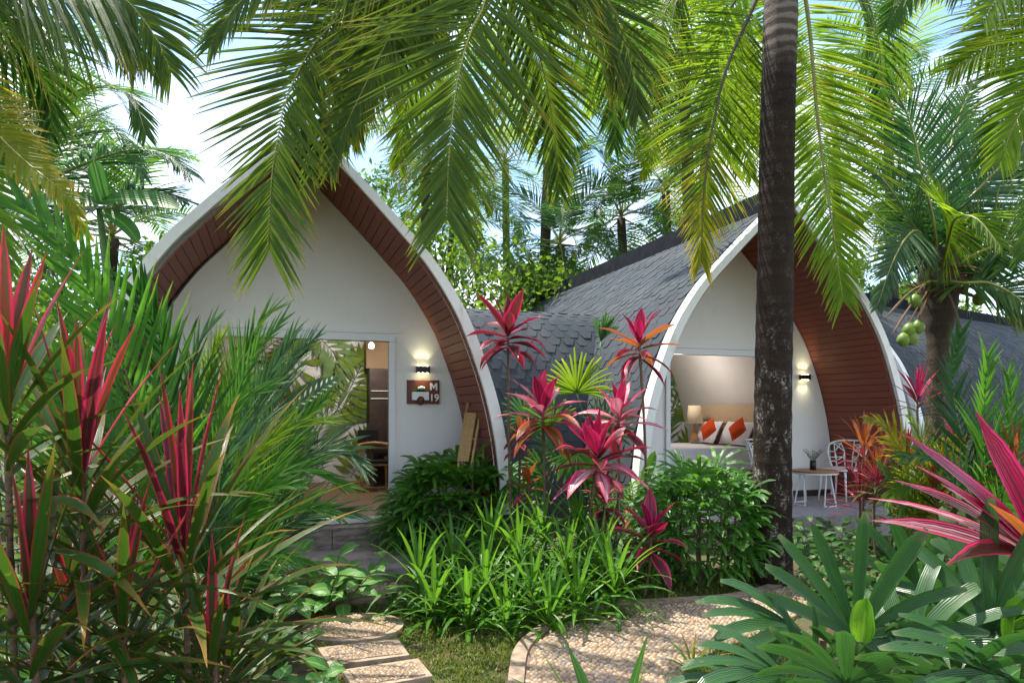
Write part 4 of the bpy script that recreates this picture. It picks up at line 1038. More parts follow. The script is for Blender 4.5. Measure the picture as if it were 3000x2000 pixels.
# --- top right overhanging palm
rc = V((5.6, 5.0, 6.0))
rpm = thing('coconut_palm', 'coconut palm with yellow green fronds hanging in at the top right corner', 'palm tree', (7.0, 4.6, 0), 'coconut palms')
m = MB(); m.tube(cr([V((7.0, 4.6, 0)), V((6.4, 4.8, 3)), rc], 20), [.17 * (1 - .3 * i / 19) for i in range(20)], 12); m.build('trunk', M['trunk2'], rpm, True)
for k, (pp, L_, mt) in enumerate((
        ([rc, pt(3200, -230, 5.2), pt(2950, -110, 5.1), pt(2750, -60, 5.0), pt(2620, -20, 4.9)], .85, G['palm']),
        ([rc, pt(3250, -120, 5.6), pt(3050, 20, 5.6), pt(2900, 130, 5.6), pt(2780, 210, 5.6)], .9, G['lime']),
        ([rc, pt(3300, 0, 5.2), pt(3120, 160, 5.2), pt(2990, 330, 5.2), pt(2930, 470, 5.2)], .85, G['lime']),
        ([rc, pt(3350, -60, 6.2), pt(3150, 60, 6.3), pt(2980, 260, 6.4), pt(2880, 480, 6.4)], .85, G['palm']),
        ([rc, pt(3100, -260, 6.0), pt(2850, -180, 6.1), pt(2680, -60, 6.2), pt(2600, 80, 6.2)], .8, G['palm']),
        ([rc, pt(3350, 200, 5.8), pt(3180, 380, 5.8), pt(3060, 560, 5.8), pt(3000, 760, 5.8)], .8, G['palm']),
        ([rc, pt(3300, -300, 5.4), pt(3100, -200, 5.0), pt(2960, -60, 4.8), pt(2880, 60, 4.7)], .8, G['lime']),
        ([rc, rc + V((.8, 1.0, 1)), rc + V((1.8, 2.2, .8)), rc + V((2.6, 3.2, -.2))], .85, G['palm']))):
    frond(rpm, pp, 84, L_ * 1.15, .03, .3, mt, (0, -1, .5), False, .1, (66, 30), .016, .0, 5, seed=60 + k)

# --- top left palm hanging in, close
lc = V((-3.9, 3.6, 4.6))
lpm = thing('coconut_palm', 'coconut palm with long hanging fronds filling the top left corner', 'palm tree', (-4.6, 3.4, 0), 'coconut palms')
m = MB(); m.tube(cr([V((-4.6, 3.4, 0)), V((-4.4, 3.5, 2.3)), lc], 20), [.16 * (1 - .3 * i / 19) for i in range(20)], 12); m.build('trunk', M['trunk2'], lpm, True)
for k, (pp, L_, mt, dr) in enumerate((
        ([lc, pt(-120, -180, 4.2), pt(120, -90, 4.3), pt(330, -30, 4.3), pt(450, 100, 4.3), pt(500, 210, 4.3)], .95, G['hero'], 1.2),
        ([lc, pt(-200, -60, 4.6), pt(0, -60, 4.7), pt(180, -20, 4.7), pt(330, 60, 4.8), pt(400, 180, 4.8)], .95, G['cool'], 1.4),
        ([lc, pt(-200, 60, 4.8), pt(-60, 60, 4.9), pt(60, 130, 4.9), pt(140, 260, 5), pt(150, 400, 5)], .8, G['palm'], .9),
        ([lc, pt(-180, 200, 4.4), pt(-20, 380, 4.2), pt(83, 480, 4.1), pt(190, 570, 4.0), pt(240, 680, 4.0)], .38, G['yel'], .8),
        ([lc, pt(-220, 300, 4.4), pt(-80, 480, 4.2), pt(-10, 620, 4.1), pt(20, 800, 4.0)], .6, G['lime'], .9))):
    frond(lpm, pp, 96, L_ * 1.25, .026, dr * .33, mt, (0, -1, .5), False, .1, (60, 26), .014, .0, 6, seed=80 + k)

# --- palms further back on the left
lb = V((-9.3, 11.5, 5.2))
lbp = thing('coconut_palm', 'coconut palm behind the banana leaf left of the M 19 cabin', 'palm tree', (-9.6, 11.6, 0), 'coconut palms')
m = MB(); m.tube([V((-9.6, 11.6, 0)), V((-9.5, 11.5, 2.5)), lb], [.2, .16, .14], 12); m.build('trunk', M['trunk2'], lbp, True)
lb = pt(90, 560, 9.0); 
for k, pp in enumerate((
        [lb, pt(128, 357, 9), pt(210, 274, 9), pt(287, 255, 9), pt(383, 281, 9), pt(427, 395, 9)],
        [lb, pt(179, 510, 8.6), pt(268, 472, 8.5), pt(383, 440, 8.4), pt(485, 453, 8.3), pt(555, 510, 8.2)],
        [lb, pt(60, 330, 9.4), pt(90, 180, 9.5), pt(170, 120, 9.6), pt(260, 150, 9.6)],
        [lb, pt(0, 420, 9.0), pt(-60, 330, 9.0), pt(-160, 320, 9.0)],
        [lb, pt(200, 600, 8.8), pt(330, 610, 8.6), pt(430, 560, 8.4), pt(545, 590, 8.2)],
        [lb, pt(40, 640, 8.6), pt(-40, 760, 8.4), pt(-80, 900, 8.3)],
        [lb, pt(160, 420, 10), pt(240, 350, 10.3), pt(350, 390, 10.5), pt(420, 520, 10.6)])):
    frond(lbp, pp, 92, 1.15, .036, .3, [G['palm'], G['cool'], G['palm'], G['hero'], G['cool']][k % 5], (0, -.3, 1), False, .1, (70, 26), .03, .0, 4, seed=100 + k)

# --- coconut palm with nuts on the right
cb = pt(2738, 1260, 10.3); cb.z = 0; ct = pt(2752, 820, 10.3)
cp = thing('coconut_palm', 'coconut palm bearing green coconuts right of the second cabin', 'palm tree', cb, 'coconut palms')
m = MB(); P = cr([cb, cb.lerp(ct, .5), ct - V((0, 0, .15)), ct + V((0, 0, .45))], 40)
m.tube(P, [(.15 if i < 26 else .15 + .13 * math.sin((i - 26) / 14 * 2.6)) * rs.uniform(.95, 1.05) for i in range(40)], 14); m.build('trunk', M['trunk2'], cp, True)
m = MB()
for i in range(60):
    a = i * GOLD; z = rs.uniform(-.25, .5); r = .2 + .06 * rs.random(); p = ct + V((math.cos(a) * r, math.sin(a) * r, z))
    blade(m, p, V((math.cos(a + .8) * .8, math.sin(a + .8) * .8, rs.uniform(-.8, .9))), V((math.cos(a), math.sin(a), 0)), rs.uniform(.18, .38), .07, .3, 3)
m.build('fibre_sheath', M['fibre'], cp, kind='stuff')
for k, (pp, mt, L_) in enumerate((
        ([ct, pt(2733, 644, 10.0), pt(2701, 510, 9.9), pt(2676, 395, 9.8), pt(2638, 293, 9.6), pt(2565, 215, 9.5)], G['deep'], 1.4),
        ([ct, pt(2760, 640, 10.8), pt(2775, 480, 11.2), pt(2810, 340, 11.6), pt(2850, 250, 12)], G['palm'], 1.2),
        ([ct, pt(2800, 640, 10.2), pt(2880, 540, 10.1), pt(2970, 460, 10.0), pt(3080, 420, 10)], G['cool'], 1.15),
        ([ct, pt(2690, 700, 9.8), pt(2640, 600, 9.6), pt(2580, 520, 9.4), pt(2520, 480, 9.2)], G['palm'], 1.0),
        ([ct, pt(2700, 690, 9.4), pt(2660, 690, 9.0), pt(2610, 780, 8.8), pt(2570, 900, 8.7)], G['cool'], .75),
        ([ct, pt(2830, 760, 10.0), pt(2920, 720, 9.8), pt(3030, 700, 9.6), pt(3120, 760, 9.4)], G['palm'], 1.0),
        ([ct, pt(2820, 830, 9.8), pt(2900, 830, 9.6), pt(2990, 880, 9.4), pt(3050, 970, 9.2)], G['palm'], .9),
        ([ct, pt(2720, 740, 11), pt(2640, 640, 11.6), pt(2560, 620, 12), pt(2480, 680, 12.3)], G['palm'], 1.0),
        ([ct, pt(2780, 700, 9.6), pt(2800, 640, 9.1), pt(2860, 640, 8.7), pt(2930, 720, 8.4)], G['lime'], .9))):
    frond(cp, pp, 96, L_, .036, .2, mt, (0, -1, .5), False, .14, (72, 26), .035, .05, 4, seed=120 + k)
for k, (u, v) in enumerate(((2681, 882), (2868, 876), (2663, 967), (2690, 958), (2647, 995), (2672, 990))):
    Y = 9.9 if k != 1 else 10.2; c = pt(u, v, Y); m = MB()
    m.lathe(c - V((0, 0, .1)), [(.01, 0), (.055, .02), (.085, .07), (.09, .11), (.07, .165), (.03, .2), (.008, .21)], 14)
    nut = m.build('coconut', M['coconut'], cp, True)
    m = MB(); m.tube(cr([c + V((0, 0, .1)), c.lerp(ct, .5) + V((0, 0, .12)), ct], 8), [.008, .01, .012, .014, .016, .018, .02, .022], 5); m.build('fruit_stalk', G['dry'] if k > 1 else M['stemb'], nut)
for k, (u, v) in enumerate(((2590, 935), (2610, 985), (2880, 790), (2935, 830), (2820, 975))):
    e = pt(u, v, 9.6); m = MB(); m.tube(cr([ct, ct.lerp(e, .5) + V((0, 0, .12)), e], 10), [.03, .028, .025, .02, .02, .018, .02, .022, .014, .005], 6); m.build('dry_spathe', M['stemb'], cp, True)

# --- far palms
far = [
    ('bluish green palm standing just over the shingled vault', pt(1640, 720, 17), 15, 2.6, [G['cool'], G['palm']], .8),
    ('far palm between the overhead fronds and the dark trunk', pt(1950, 560, 20), 16, 3.4, [G['lime'], G['palm']], 1.0),
    ('far palm hidden deep behind the hanging top centre fronds', pt(1250, 420, 19), 16, 3.6, [G['palm'], G['hero']], 1.0),
    ('bushy palm filling the gap over the ridge of the second cabin', pt(2080, 300, 16), 16, 3.2, [G['lime'], G['yel'], G['palm']], 1.0),
    ('tall palm behind the coconut bearing palm at the right', pt(2600, 330, 19), 18, 4.0, [G['palm'], G['lime']], 1.1),
    ('broad palm at the right edge over the far cabin roof', pt(3050, 560, 15), 18, 3.6, [G['palm'], G['cool'], G['yel']], 1.0),
    ('low palm behind the left edge of the M 19 cabin', pt(330, 700, 13), 15, 2.8, [G['palm'], G['lime']], .9),
    ('tall palm at the far left behind all the others', pt(-60, 250, 14), 16, 3.6, [G['palm'], G['cool']], 1.0),
    ('palm standing far back over the middle of the M 19 roof', pt(1480, 480, 24), 16, 4.2, [G['palm'], G['lime']], 1.1),
    ('palm in the background straight above the vault', pt(1330, 640, 21), 15, 3.2, [G['palm'], G['cool']], .9),
    ('pale palm behind the ridge of the second cabin', pt(1820, 640, 19), 14, 2.6, [G['cool'], G['palm']], .8),
    ('palm over the right rim of the second cabin', pt(2450, 420, 22), 16, 3.6, [G['palm'], G['lime']], 1.0),
    ('palm in the background between the trunk and the top edge', pt(2000, 120, 15), 15, 3.2, [G['palm'], G['lime']], 1.0),
    ('palm high behind the middle of the top edge', pt(1620, 180, 18), 16, 3.6, [G['palm'], G['lime']], 1.0),
]
for k, (lab, top, nfr, L_, mts, ll) in enumerate(far):
    b = top.copy(); b.z = 0; coconut(lab, b + V((rs.uniform(-.5, .5), 0, 0)), top, nfr, L_, mts, 5 + k, .16, ll, .046, 52)

# --- broadleaf trees behind
def cloud(name, parent, centers, n_per, spread, size, mat, seed, **k):
    rng = np.random.default_rng(seed); C = np.array([list(c) for c in centers]); n = len(C) * n_per
    ctr = np.repeat(C, n_per, 0) + rng.normal(0, 1, (n, 3)) * spread * np.array([1, 1, .75])
    d = rng.normal(0, 1, (n, 3)); d[:, 2] -= .4; d /= np.linalg.norm(d, axis=1)[:, None]
    r = rng.normal(0, 1, (n, 3)); s = np.cross(d, r); s /= np.linalg.norm(s, axis=1)[:, None]
    sz = size * rng.uniform(.6, 1.3, (n, 1))
    nn = np.cross(s, d)
    v = np.stack([ctr, ctr + d * sz * .5 + s * sz * .26 + nn * sz * .06, ctr + d * sz, ctr + d * sz * .5 - s * sz * .26 + nn * sz * .06], 1).reshape(-1, 3)
    off = np.array(list(world_loc(parent))) if parent else 0
    me = bpy.data.meshes.new(name); me.vertices.add(4 * n); me.vertices.foreach_set("co", (v - off).astype(np.float32).ravel())
    me.loops.add(4 * n); me.loops.foreach_set("vertex_index", np.arange(4 * n, dtype=np.int32)); me.polygons.add(n)
    me.polygons.foreach_set("loop_start", np.arange(0, 4 * n, 4, dtype=np.int32)); me.polygons.foreach_set("loop_total", np.full(n, 4, dtype=np.int32)); me.update()
    at = me.attributes.new("lf", 'FLOAT_VECTOR', 'POINT'); a = np.zeros((n, 4, 3), np.float32)
    a[:, 1, 0] = -1; a[:, 3, 0] = 1; a[:, 2, 1] = 1; a[:, 1, 1] = .5; a[:, 3, 1] = .5; a[:, :, 2] = rng.random((n, 1)); at.data.foreach_set("vector", a.ravel())
    me.materials.append(mat); o = bpy.data.objects.new(name, me); COL.objects.link(o)
    if parent: o.parent = parent
    return tagit(o, **k)
def tree(label, base, h, rad, mat, seed, size=.16, nclump=50, nper=95, cz=.62):
    rs = random.Random(seed); base = V(base); root = thing('broadleaf_tree', label, 'tree', base, 'broadleaf trees behind the cabins')
    m = MB(); top = base + V((rs.uniform(-.4, .4), 0, h * .8)); P = cr([base, base.lerp(top, .4) + V((rs.uniform(-.3, .3), 0, 0)), top], 14); m.tube(P, [.16 * (1 - .75 * i / 13) for i in range(14)], 9)
    m.build('trunk', M['bark'], root, True)
    cs = []; mb = MB()
    for i in range(nclump):
        a = rs.random() * 6.28; e = rs.uniform(-.8, 1.2); r = rad * rs.uniform(.25, 1.0)
        c = base + V((math.cos(a) * math.cos(e) * r, math.sin(a) * math.cos(e) * r, h * cz + math.sin(e) * r * h * .42 / rad)); cs.append(c)
        if i % 3 == 0:
            s = P[rs.randrange(5, 13)]; mb.tube(cr([s, s.lerp(c, .5) + V((0, 0, .15)), c], 6), [.04, .035, .03, .02, .012, .006], 4)
    mb.build('branches', M['bark'], root, True); cloud('crown', root, cs, nper, .30, size, mat, seed)
T_ = [('small leaved tree behind the vault between the cabins', (-1.6, 14.5, 0), 5.6, 2.2, G['tree'], .15),
      ('light green tree behind the shingled roof ridge', (2.6, 19.5, 0), 5.4, 2.4, G['tree'], .18),
      ('airy tree behind the M 19 roof under the hanging fronds', (-4.6, 17.5, 0), 8.0, 3.2, G['tree'], .18),
      ('tree at the right between the coconut palm and the far cabin', (15.0, 27.0, 0), 8.5, 3.6, G['tree'], .24),
      ('tree at the far left behind the palms', (-12.5, 14.0, 0), 5.2, 3.0, G['hedge'], .16),
      ('tree showing between the two cabins, further back', (1.2, 25.0, 0), 7.0, 3.6, G['tree'], .24),
      ('dark tree behind the second cabin roof', (9.0, 26.0, 0), 8.2, 3.8, G['tree'], .24),
      ('bushy tree left of the M 19 cabin', (-7.2, 10.2, 0), 3.6, 1.8, G['hedge'], .12)]
for k, (lab, b, h, r_, mt, sz_) in enumerate(T_): tree(lab, b, h, r_, mt, 300 + k, sz_)
for k, (lab, b, h, r_, mt, sz_) in enumerate((('tree far left filling the gap beside the banana leaf', (-6.2, 13.0, 0), 4.6, 2.4, G['tree'], .15), ('airy tree over the vault with pale leaves', (.6, 16.0, 0), 5.2, 1.6, G['tree'], .15),
        ('tree behind the ridge of the M 19 cabin', (-2.6, 21.0, 0), 8.4, 3.2, G['tree'], .2))): tree(lab, b, h, r_, mt, 330 + k, sz_)
m_ = cloud('distant_foliage', None, [V((x, 34 + 3 * math.sin(x * 1.3), z)) for x in np.arange(-34, 42, 1.6) for z in (.8, 2.2, 3.6, 5.0)], 110, .9, .34, G['tree'], 9, kind='stuff', label='distant mass of green trees closing the view', cat='woodland')

# ------------------------------------------------------------------ rosette plants
def rosette(name, label, cat, base, h, n, L, w, mats, e_top=82, e_low=-5, droop=.45, prof='lance', group=None, seed=0, crown=.25, lean=(0, 0), stem=True, stem_mat=None, sr=.014, fold=.35, segs=7, petiole=False, az0=0):
    """leaves spiral round the head of a stem; mats: list of (share, material) from the youngest leaf to the oldest"""
    rs = random.Random(seed); random.seed(seed + 5); base = V(base)
    root = thing(name, label, cat, base, group)
    top = base + V((lean[0], lean[1], h))
    if stem:
        P = cr([base, base.lerp(top, .5) + V((rs.uniform(-.03, .03), rs.uniform(-.03, .03), 0)), top], 22); m = MB()
        m.tube(P, [sr * (1.15 if i % 2 else .92) for i in range(22)], 8); m.build('stem', stem_mat or M['stemb'], root, True)
    for i in range(n):
        f = i / max(1, n - 1); a = az0 + i * GOLD + rs.uniform(-.2, .2); el = R(e_top + (e_low - e_top) * f ** .8 + rs.uniform(-7, 7))
        d = V((math.cos(a) * math.cos(el), math.sin(a) * math.cos(el), math.sin(el)))
        p = top - UP * crown * f + V((math.cos(a), math.sin(a), 0)) * sr * .6
        nn = V((-math.cos(a) * math.sin(el), -math.sin(a) * math.sin(el), math.cos(el)))
        acc = 0; mt = mats[-1][1]; ff = min(.999, max(0, f + rs.uniform(-.12, .12)))
        for sh, q in mats:
            acc += sh
            if ff < acc: mt = q; break
        m = MB(); l = L * rs.uniform(.8, 1.1) * (.75 + .25 * min(1, f * 4))
        blade(m, p, d, nn, l, w * rs.uniform(.8, 1.15), droop * rs.uniform(.6, 1.5) * (.4 + f), segs, fold, prof, curl=rs.uniform(-.5, .5), wave=.12)
        m.build('leaf', mt, root, True)
    return root

CG = 'red and green ti plants'
# foreground left ti plants (narrow leaves, pink edges)
fg = [
    ('red edged ti plant with upright pink hearts in the left foreground, its centre low', 540, 1560, 2.6, .5, 46, .82, .058, 41, (0.0, 0)),
    ('red edged ti plant left of the pink hearted one, on a taller stem', 235, 1300, 2.5, .55, 48, .74, .056, 42, (0, 0)),
    ('tall red ti plant cut by the left edge of the photo', 20, 1090, 2.3, .5, 38, .62, .058, 43, (0, 0)),
    ('dark green ti plant low in the bottom left corner', 90, 1750, 2.2, .35, 32, .7, .055, 44, (0, 0)),
    ('green ti plant between the two low foreground ones', 360, 1780, 2.4, .3, 26, .7, .05, 45, (0, 0)),
    ('arching green ti plant nearest the bottom edge left of the stones', 620, 1900, 2.5, .3, 20, .6, .05, 46, (0, 0))]
for (lab, u, v, Y, cr_, n, L_, w, sd_, ln) in fg:
    top = pt(u, v, Y); b = V((top.x + .04, top.y + .05, 0))
    rosette('ti_plant', lab, 'ti plant', b, top.z, n, L_, w * .82, ([(.12, G['cred']), (.08, G['cwine']), (.77, G['cgreen'])] if sd_ < 44 else [(.1, G['cred']), (.9, G['cgreen'])]),
            86, 4, .42, 'lance', CG, sd_, cr_ + .1, (top.x - b.x, top.y - b.y), True, M['stemb'], .011, segs=9, az0=sd_)

# mid ti plants between the cabins: u, v of the head, Y
md = [
    ('tall ti plant with dark wine leaves in front of the M 19 arch edge', 1488, 960, 6.6, 24, .40, .085, [(.3, 'cwine'), (.2, 'cpink'), (.5, 'cwine')], 51),
    ('tall ti plant with bright pink top leaves beside the second cabin rim', 1872, 990, 6.7, 24, .36, .075, [(.35, 'cpink'), (.35, 'corange'), (.3, 'cwine')], 52),
    ('pink and white ti plant left of centre between the cabins', 1590, 1190, 6.2, 26, .40, .085, [(.25, 'cpink'), (.45, 'cpale'), (.3, 'corange')], 53),
    ('pink and wine ti plant next to the second cabin rim', 1812, 1200, 6.3, 24, .38, .085, [(.25, 'cpink'), (.35, 'cpale'), (.4, 'cwine')], 54),
    ('broad crimson ti plant lowest of the four big ones between the cabins', 1752, 1320, 5.9, 28, .42, .09, [(.3, 'cpink'), (.35, 'cwine'), (.35, 'cpale')], 55),
    ('small purple ti plant below the red planter', 1905, 1550, 5.7, 16, .36, .085, [(.4, 'cpink'), (.6, 'cwine')], 56),
    ('small wispy orange ti plant against the M 19 arch foot', 1525, 1260, 7.0, 16, .24, .045, [(.4, 'corange'), (.6, 'cwine')], 57),
    ('dark low ti plant half hidden above the strap leaved plants', 1765, 1440, 6.3, 16, .3, .07, [(1, 'cwine')], 58),
    ('small orange ti plant among the stems between the cabins', 1550, 1400, 6.6, 14, .24, .05, [(.6, 'corange'), (.4, 'cpink')], 59)]
for (lab, u, v, Y, n, L_, w, ms, sd_) in md:
    top = pt(u, v, Y); b = V((top.x + .08 * math.sin(sd_), top.y + .1, 0))
    rosette('ti_plant', lab, 'ti plant', b, top.z, int(n * .85), L_ * (1.18 if w > .07 else 1), w * 1.42, [(a, G[k]) for a, k in ms], 84, -28, .5, 'lance', CG, sd_, .2, (top.x - b.x, top.y - b.y), True, M['stemb'], .013, az0=sd_ * .7)
# right side ti plants
rg = [
    ('orange and brown ti plant in front of the second cabin soffit', 2530, 1290, 7.0, 30, .42, .03, [(.5, 'corange'), (.5, 'cwine')], 61),
    ('wispy orange ti plant right of the brown one', 2610, 1300, 7.4, 26, .4, .03, [(.5, 'corange'), (.5, 'cgreen')], 62),
    ('bushy brown ti plant between the patio chair and the yellowish areca', 2570, 1370, 6.6, 60, .34, .028, [(.3, 'corange'), (.4, 'cwine'), (.3, 'cgreen')], 67),
    ('bushy orange tipped ti plant under the cabin arch foot at right', 2660, 1330, 7.2, 60, .4, .03, [(.35, 'corange'), (.3, 'cwine'), (.35, 'cgreen')], 68),
    ('low green and orange ti plant beneath the yellowish areca', 2740, 1420, 6.0, 50, .34, .028, [(.3, 'corange'), (.7, 'cgreen')], 69),
    ('red ti plant in front of the coconut palm trunk', 2688, 1150, 8.6, 24, .5, .045, [(.45, 'cpink'), (.3, 'cred'), (.25, 'cgreen')], 63),
    ('small bright red ti plant under the fan palm frond at right', 2800, 1290, 6.4, 18, .3, .04, [(.7, 'cred'), (.3, 'cgreen')], 64),
    ('brown leaved ti plant low beside the patio chair', 2520, 1420, 7.0, 34, .4, .03, [(.25, 'corange'), (.75, 'cwine')], 65),
    ('thin orange ti plant at the right edge', 2975, 1330, 5.2, 20, .35, .03, [(.5, 'corange'), (.5, 'cwine')], 66)]
for (lab, u, v, Y, n, L_, w, ms, sd_) in rg:
    top = pt(u, v, Y); b = V((top.x, top.y, 0))
    rosette('ti_plant', lab, 'ti plant', b, top.z, n, L_, w, [(a, G[k]) for a, k in ms], 86, 5, .5, 'lance', CG, sd_, .3, (0, 0), True, M['stemb'], .012, az0=sd_ * .7)
# the big pink one in the right foreground, each leaf aimed
def big_pink():
    hub = pt(3110, 1690, 2.0); b = V((hub.x + .05, hub.y + .05, 0))
    root = thing('ti_plant', 'large hot pink ti plant with broad leaves in the right foreground', 'ti plant', b, CG)
    m = MB(); m.tube(cr([b, b.lerp(hub, .5), hub], 12), .018, 8); m.build('stem', M['stemw'], root, True)
    random.seed(77)
    for (u, v, Y, w, mt, q) in ((2665, 1305, 1.8, .085, 'cpink', .1), (2868, 1222, 1.9, .095, 'cpink', 0), (2700, 1395, 1.75, .08, 'cpink', .1), (2640, 1450, 1.7, .08, 'cwine', .15), (2575, 1510, 1.75, .07, 'cpale', .2),
                            (2585, 1565, 1.85, .07, 'cpale', .2), (2770, 1440, 1.9, .085, 'cpale', .1), (3010, 1350, 1.75, .10, 'cwine', 0), (3090, 1180, 2.0, .1, 'cpink', 0), (3230, 1300, 1.9, .1, 'cwine', 0),
                            (2905, 1500, 1.65, .06, 'corange', .1), (2800, 1720, 1.7, .07, 'cwine', .4), (3250, 1500, 1.9, .1, 'cpink', .1)):
        e = pt(u, v, Y); d = e - hub; L_ = d.length * (1.03 + q * .2); d.normalize(); d = (d + UP * q * .9).normalized()
        nn = facing(hub) * .7 + UP * .7; m = MB(); blade(m, hub, d, nn, L_, w * 1.0, q * 1.1, 10, .3, 'lance', curl=random.uniform(-.3, .3), wave=.08); m.build('leaf', G[mt], root, True)
big_pink()

# strap leaved clumps in the centre
PGN = 'strap leaved plants bordering the path'
pand = [(1230, 1640, 5.4), (1330, 1600, 5.7), (1420, 1650, 5.3), (1520, 1580, 5.7), (1560, 1680, 5.15), (1660, 1600, 5.6), (1690, 1700, 5.1), (1760, 1590, 5.6), (1800, 1660, 5.3), (1370, 1740, 5.0), (1480, 1760, 4.95), (1270, 1720, 5.1), (1610, 1750, 4.95), (1590, 1520, 6.0), (1700, 1500, 6.0), (1440, 1540, 5.9)]
plab = ['leftmost of the back row, against the lady palm', 'under the M 19 lady palm', 'left of centre in the clump', 'in the middle of the back row', 'in the middle of the clump', 'right of centre in the back row', 'at the clump front near the path corner', 'right of the back row below the crimson ti plant',
        'rightmost, by the red planter', 'at the front over the dark soil', 'at the front centre of the clump', 'at the left front beside the round stone', 'at the front beside the path curve', 'standing tall at the back centre', 'standing tall at the back right', 'rising out of the lady palm edge']
for k, (u, v, Y) in enumerate(pand):
    top = pt(u, v, Y); b = V((top.x, top.y, 0)); h = max(.08, top.z - .12)
    rosette('strap_leaf_plant', 'bright green strap leaved plant ' + plab[k], 'strap leaf plant', b, h, 44, .58, .034, [(1, G['pandan'])], 84, -20, .95, 'strap', PGN, 140 + k, .22, (0, 0), True, M['stemg'], .016, .25, 7, az0=k)
# strap blades at the bottom edge
rosette('strap_leaf_plant', 'green strap leaved plant rising from the bottom edge over the path', 'strap leaf plant', gp(1790, 2330) , .1, 16, .62, .045, [(1, G['pandan'])], 78, 22, .35, 'strap', PGN, 171, .05, (0, 0), True, M['stemg'], .02, .3, 8)
rosette('strap_leaf_plant', 'variegated grassy strap plant at the path edge under the large fan leaves', 'strap leaf plant', gp(2030, 1990), .08, 30, .26, .014, [(.5, G['yel']), (.5, G['pandan'])], 84, 10, .7, 'strap', PGN, 172, .05, (0, 0), True, M['stemg'], .01, .3, 6)

# ------------------------------------------------------------------ lady palms
def fan(parent, base, hub, d, nn, n, L, w, mat, droop, seed, split=False, span=200, pw=.006):
    rs = random.Random(seed); random.seed(seed); m = MB(); m.tube(cr([base, base.lerp(hub, .5) + UP * .03, hub], 8), [pw * (1.3 - .5 * i / 7) for i in range(8)], 5)
    d = d.normalized(); nn = (nn - d * nn.dot(d)).normalized(); S = d.cross(nn)
    lf = m.build('leaf', M['stemg'], parent, True); q = MB()
    for i in range(n):
        a = R(span) * ((i + .5) / n - .5) + rs.uniform(-.05, .05); dd = d * math.cos(a) + S * math.sin(a) + nn * rs.uniform(.02, .2)
        l = L * (1 - .25 * abs(a) / R(span / 2)) * rs.uniform(.88, 1.08)
        if split: q = MB()
        blade(q, hub, dd, nn, l, w * rs.uniform(.75, 1.2), droop * rs.uniform(.7, 1.3), 7 if split else 5, .4, 'finger')
        if split: q.build('leaf_finger', mat, lf, True)
    if not split: q.build('fan_blade', mat, lf, kind='stuff')
def ladypalm(label, c, rx, ry, h, n, seed, L=.26, w=.032, mat=None):
    rs = random.Random(seed); root = thing('lady_palm', label, 'lady palm', c, 'lady palms'); c = V(c)
    stems = []
    for i in range(9):
        a = rs.random() * 6.28; b = c + V((math.cos(a) * rx * .5, math.sin(a) * ry * .5, 0)); t = b + V((0, 0, h * rs.uniform(.6, .95))); stems.append((b, t)); m = MB(); m.tube([b, b.lerp(t, .5), t], .011, 6); m.build('cane', M['stemb'], root)
    for i in range(n):
        a = i * GOLD; f = (i + .5) / n; zz = h * (.18 + .82 * f) * rs.uniform(.9, 1.12); rr = math.sqrt(max(.05, 1 - (max(0, f - .35) / .68) ** 2)) * rs.uniform(.7, 1.12)
        hub = c + V((math.cos(a) * rx * rr * .85, math.sin(a) * ry * rr * .85, zz)); b, t = min(stems, key=lambda s_: (s_[0] - V((hub.x, hub.y, 0))).length)
        base = V((b.x, b.y, max(.08, hub.z - .18))); d = V((math.cos(a), math.sin(a), .15 + .9 * f ** 2)); nn = UP * .8 + V((-math.cos(a), -math.sin(a), 0)) * .3 + facing(hub) * .5
        fan(root, base, hub, d, nn, rs.choice((7, 8, 9)), L * rs.uniform(.8, 1.1), w, mat or G['rhapis'], .85, seed * 100 + i)
ladypalm('dark glossy lady palm in front of the M 19 wall and arch foot', gp(1345, 1640), .72, .5, .98, 130, 71, .34, .05)
ladypalm('glossy lady palm between the second cabin rim and the dark trunk', gp(2060, 1700), .6, .45, .95, 120, 72, .36, .036)
ladypalm('low lady palm just left of the patio behind the trunk', V((1.25, 7.4, 0)), .5, .3, .75, 45, 73, .26, .03)
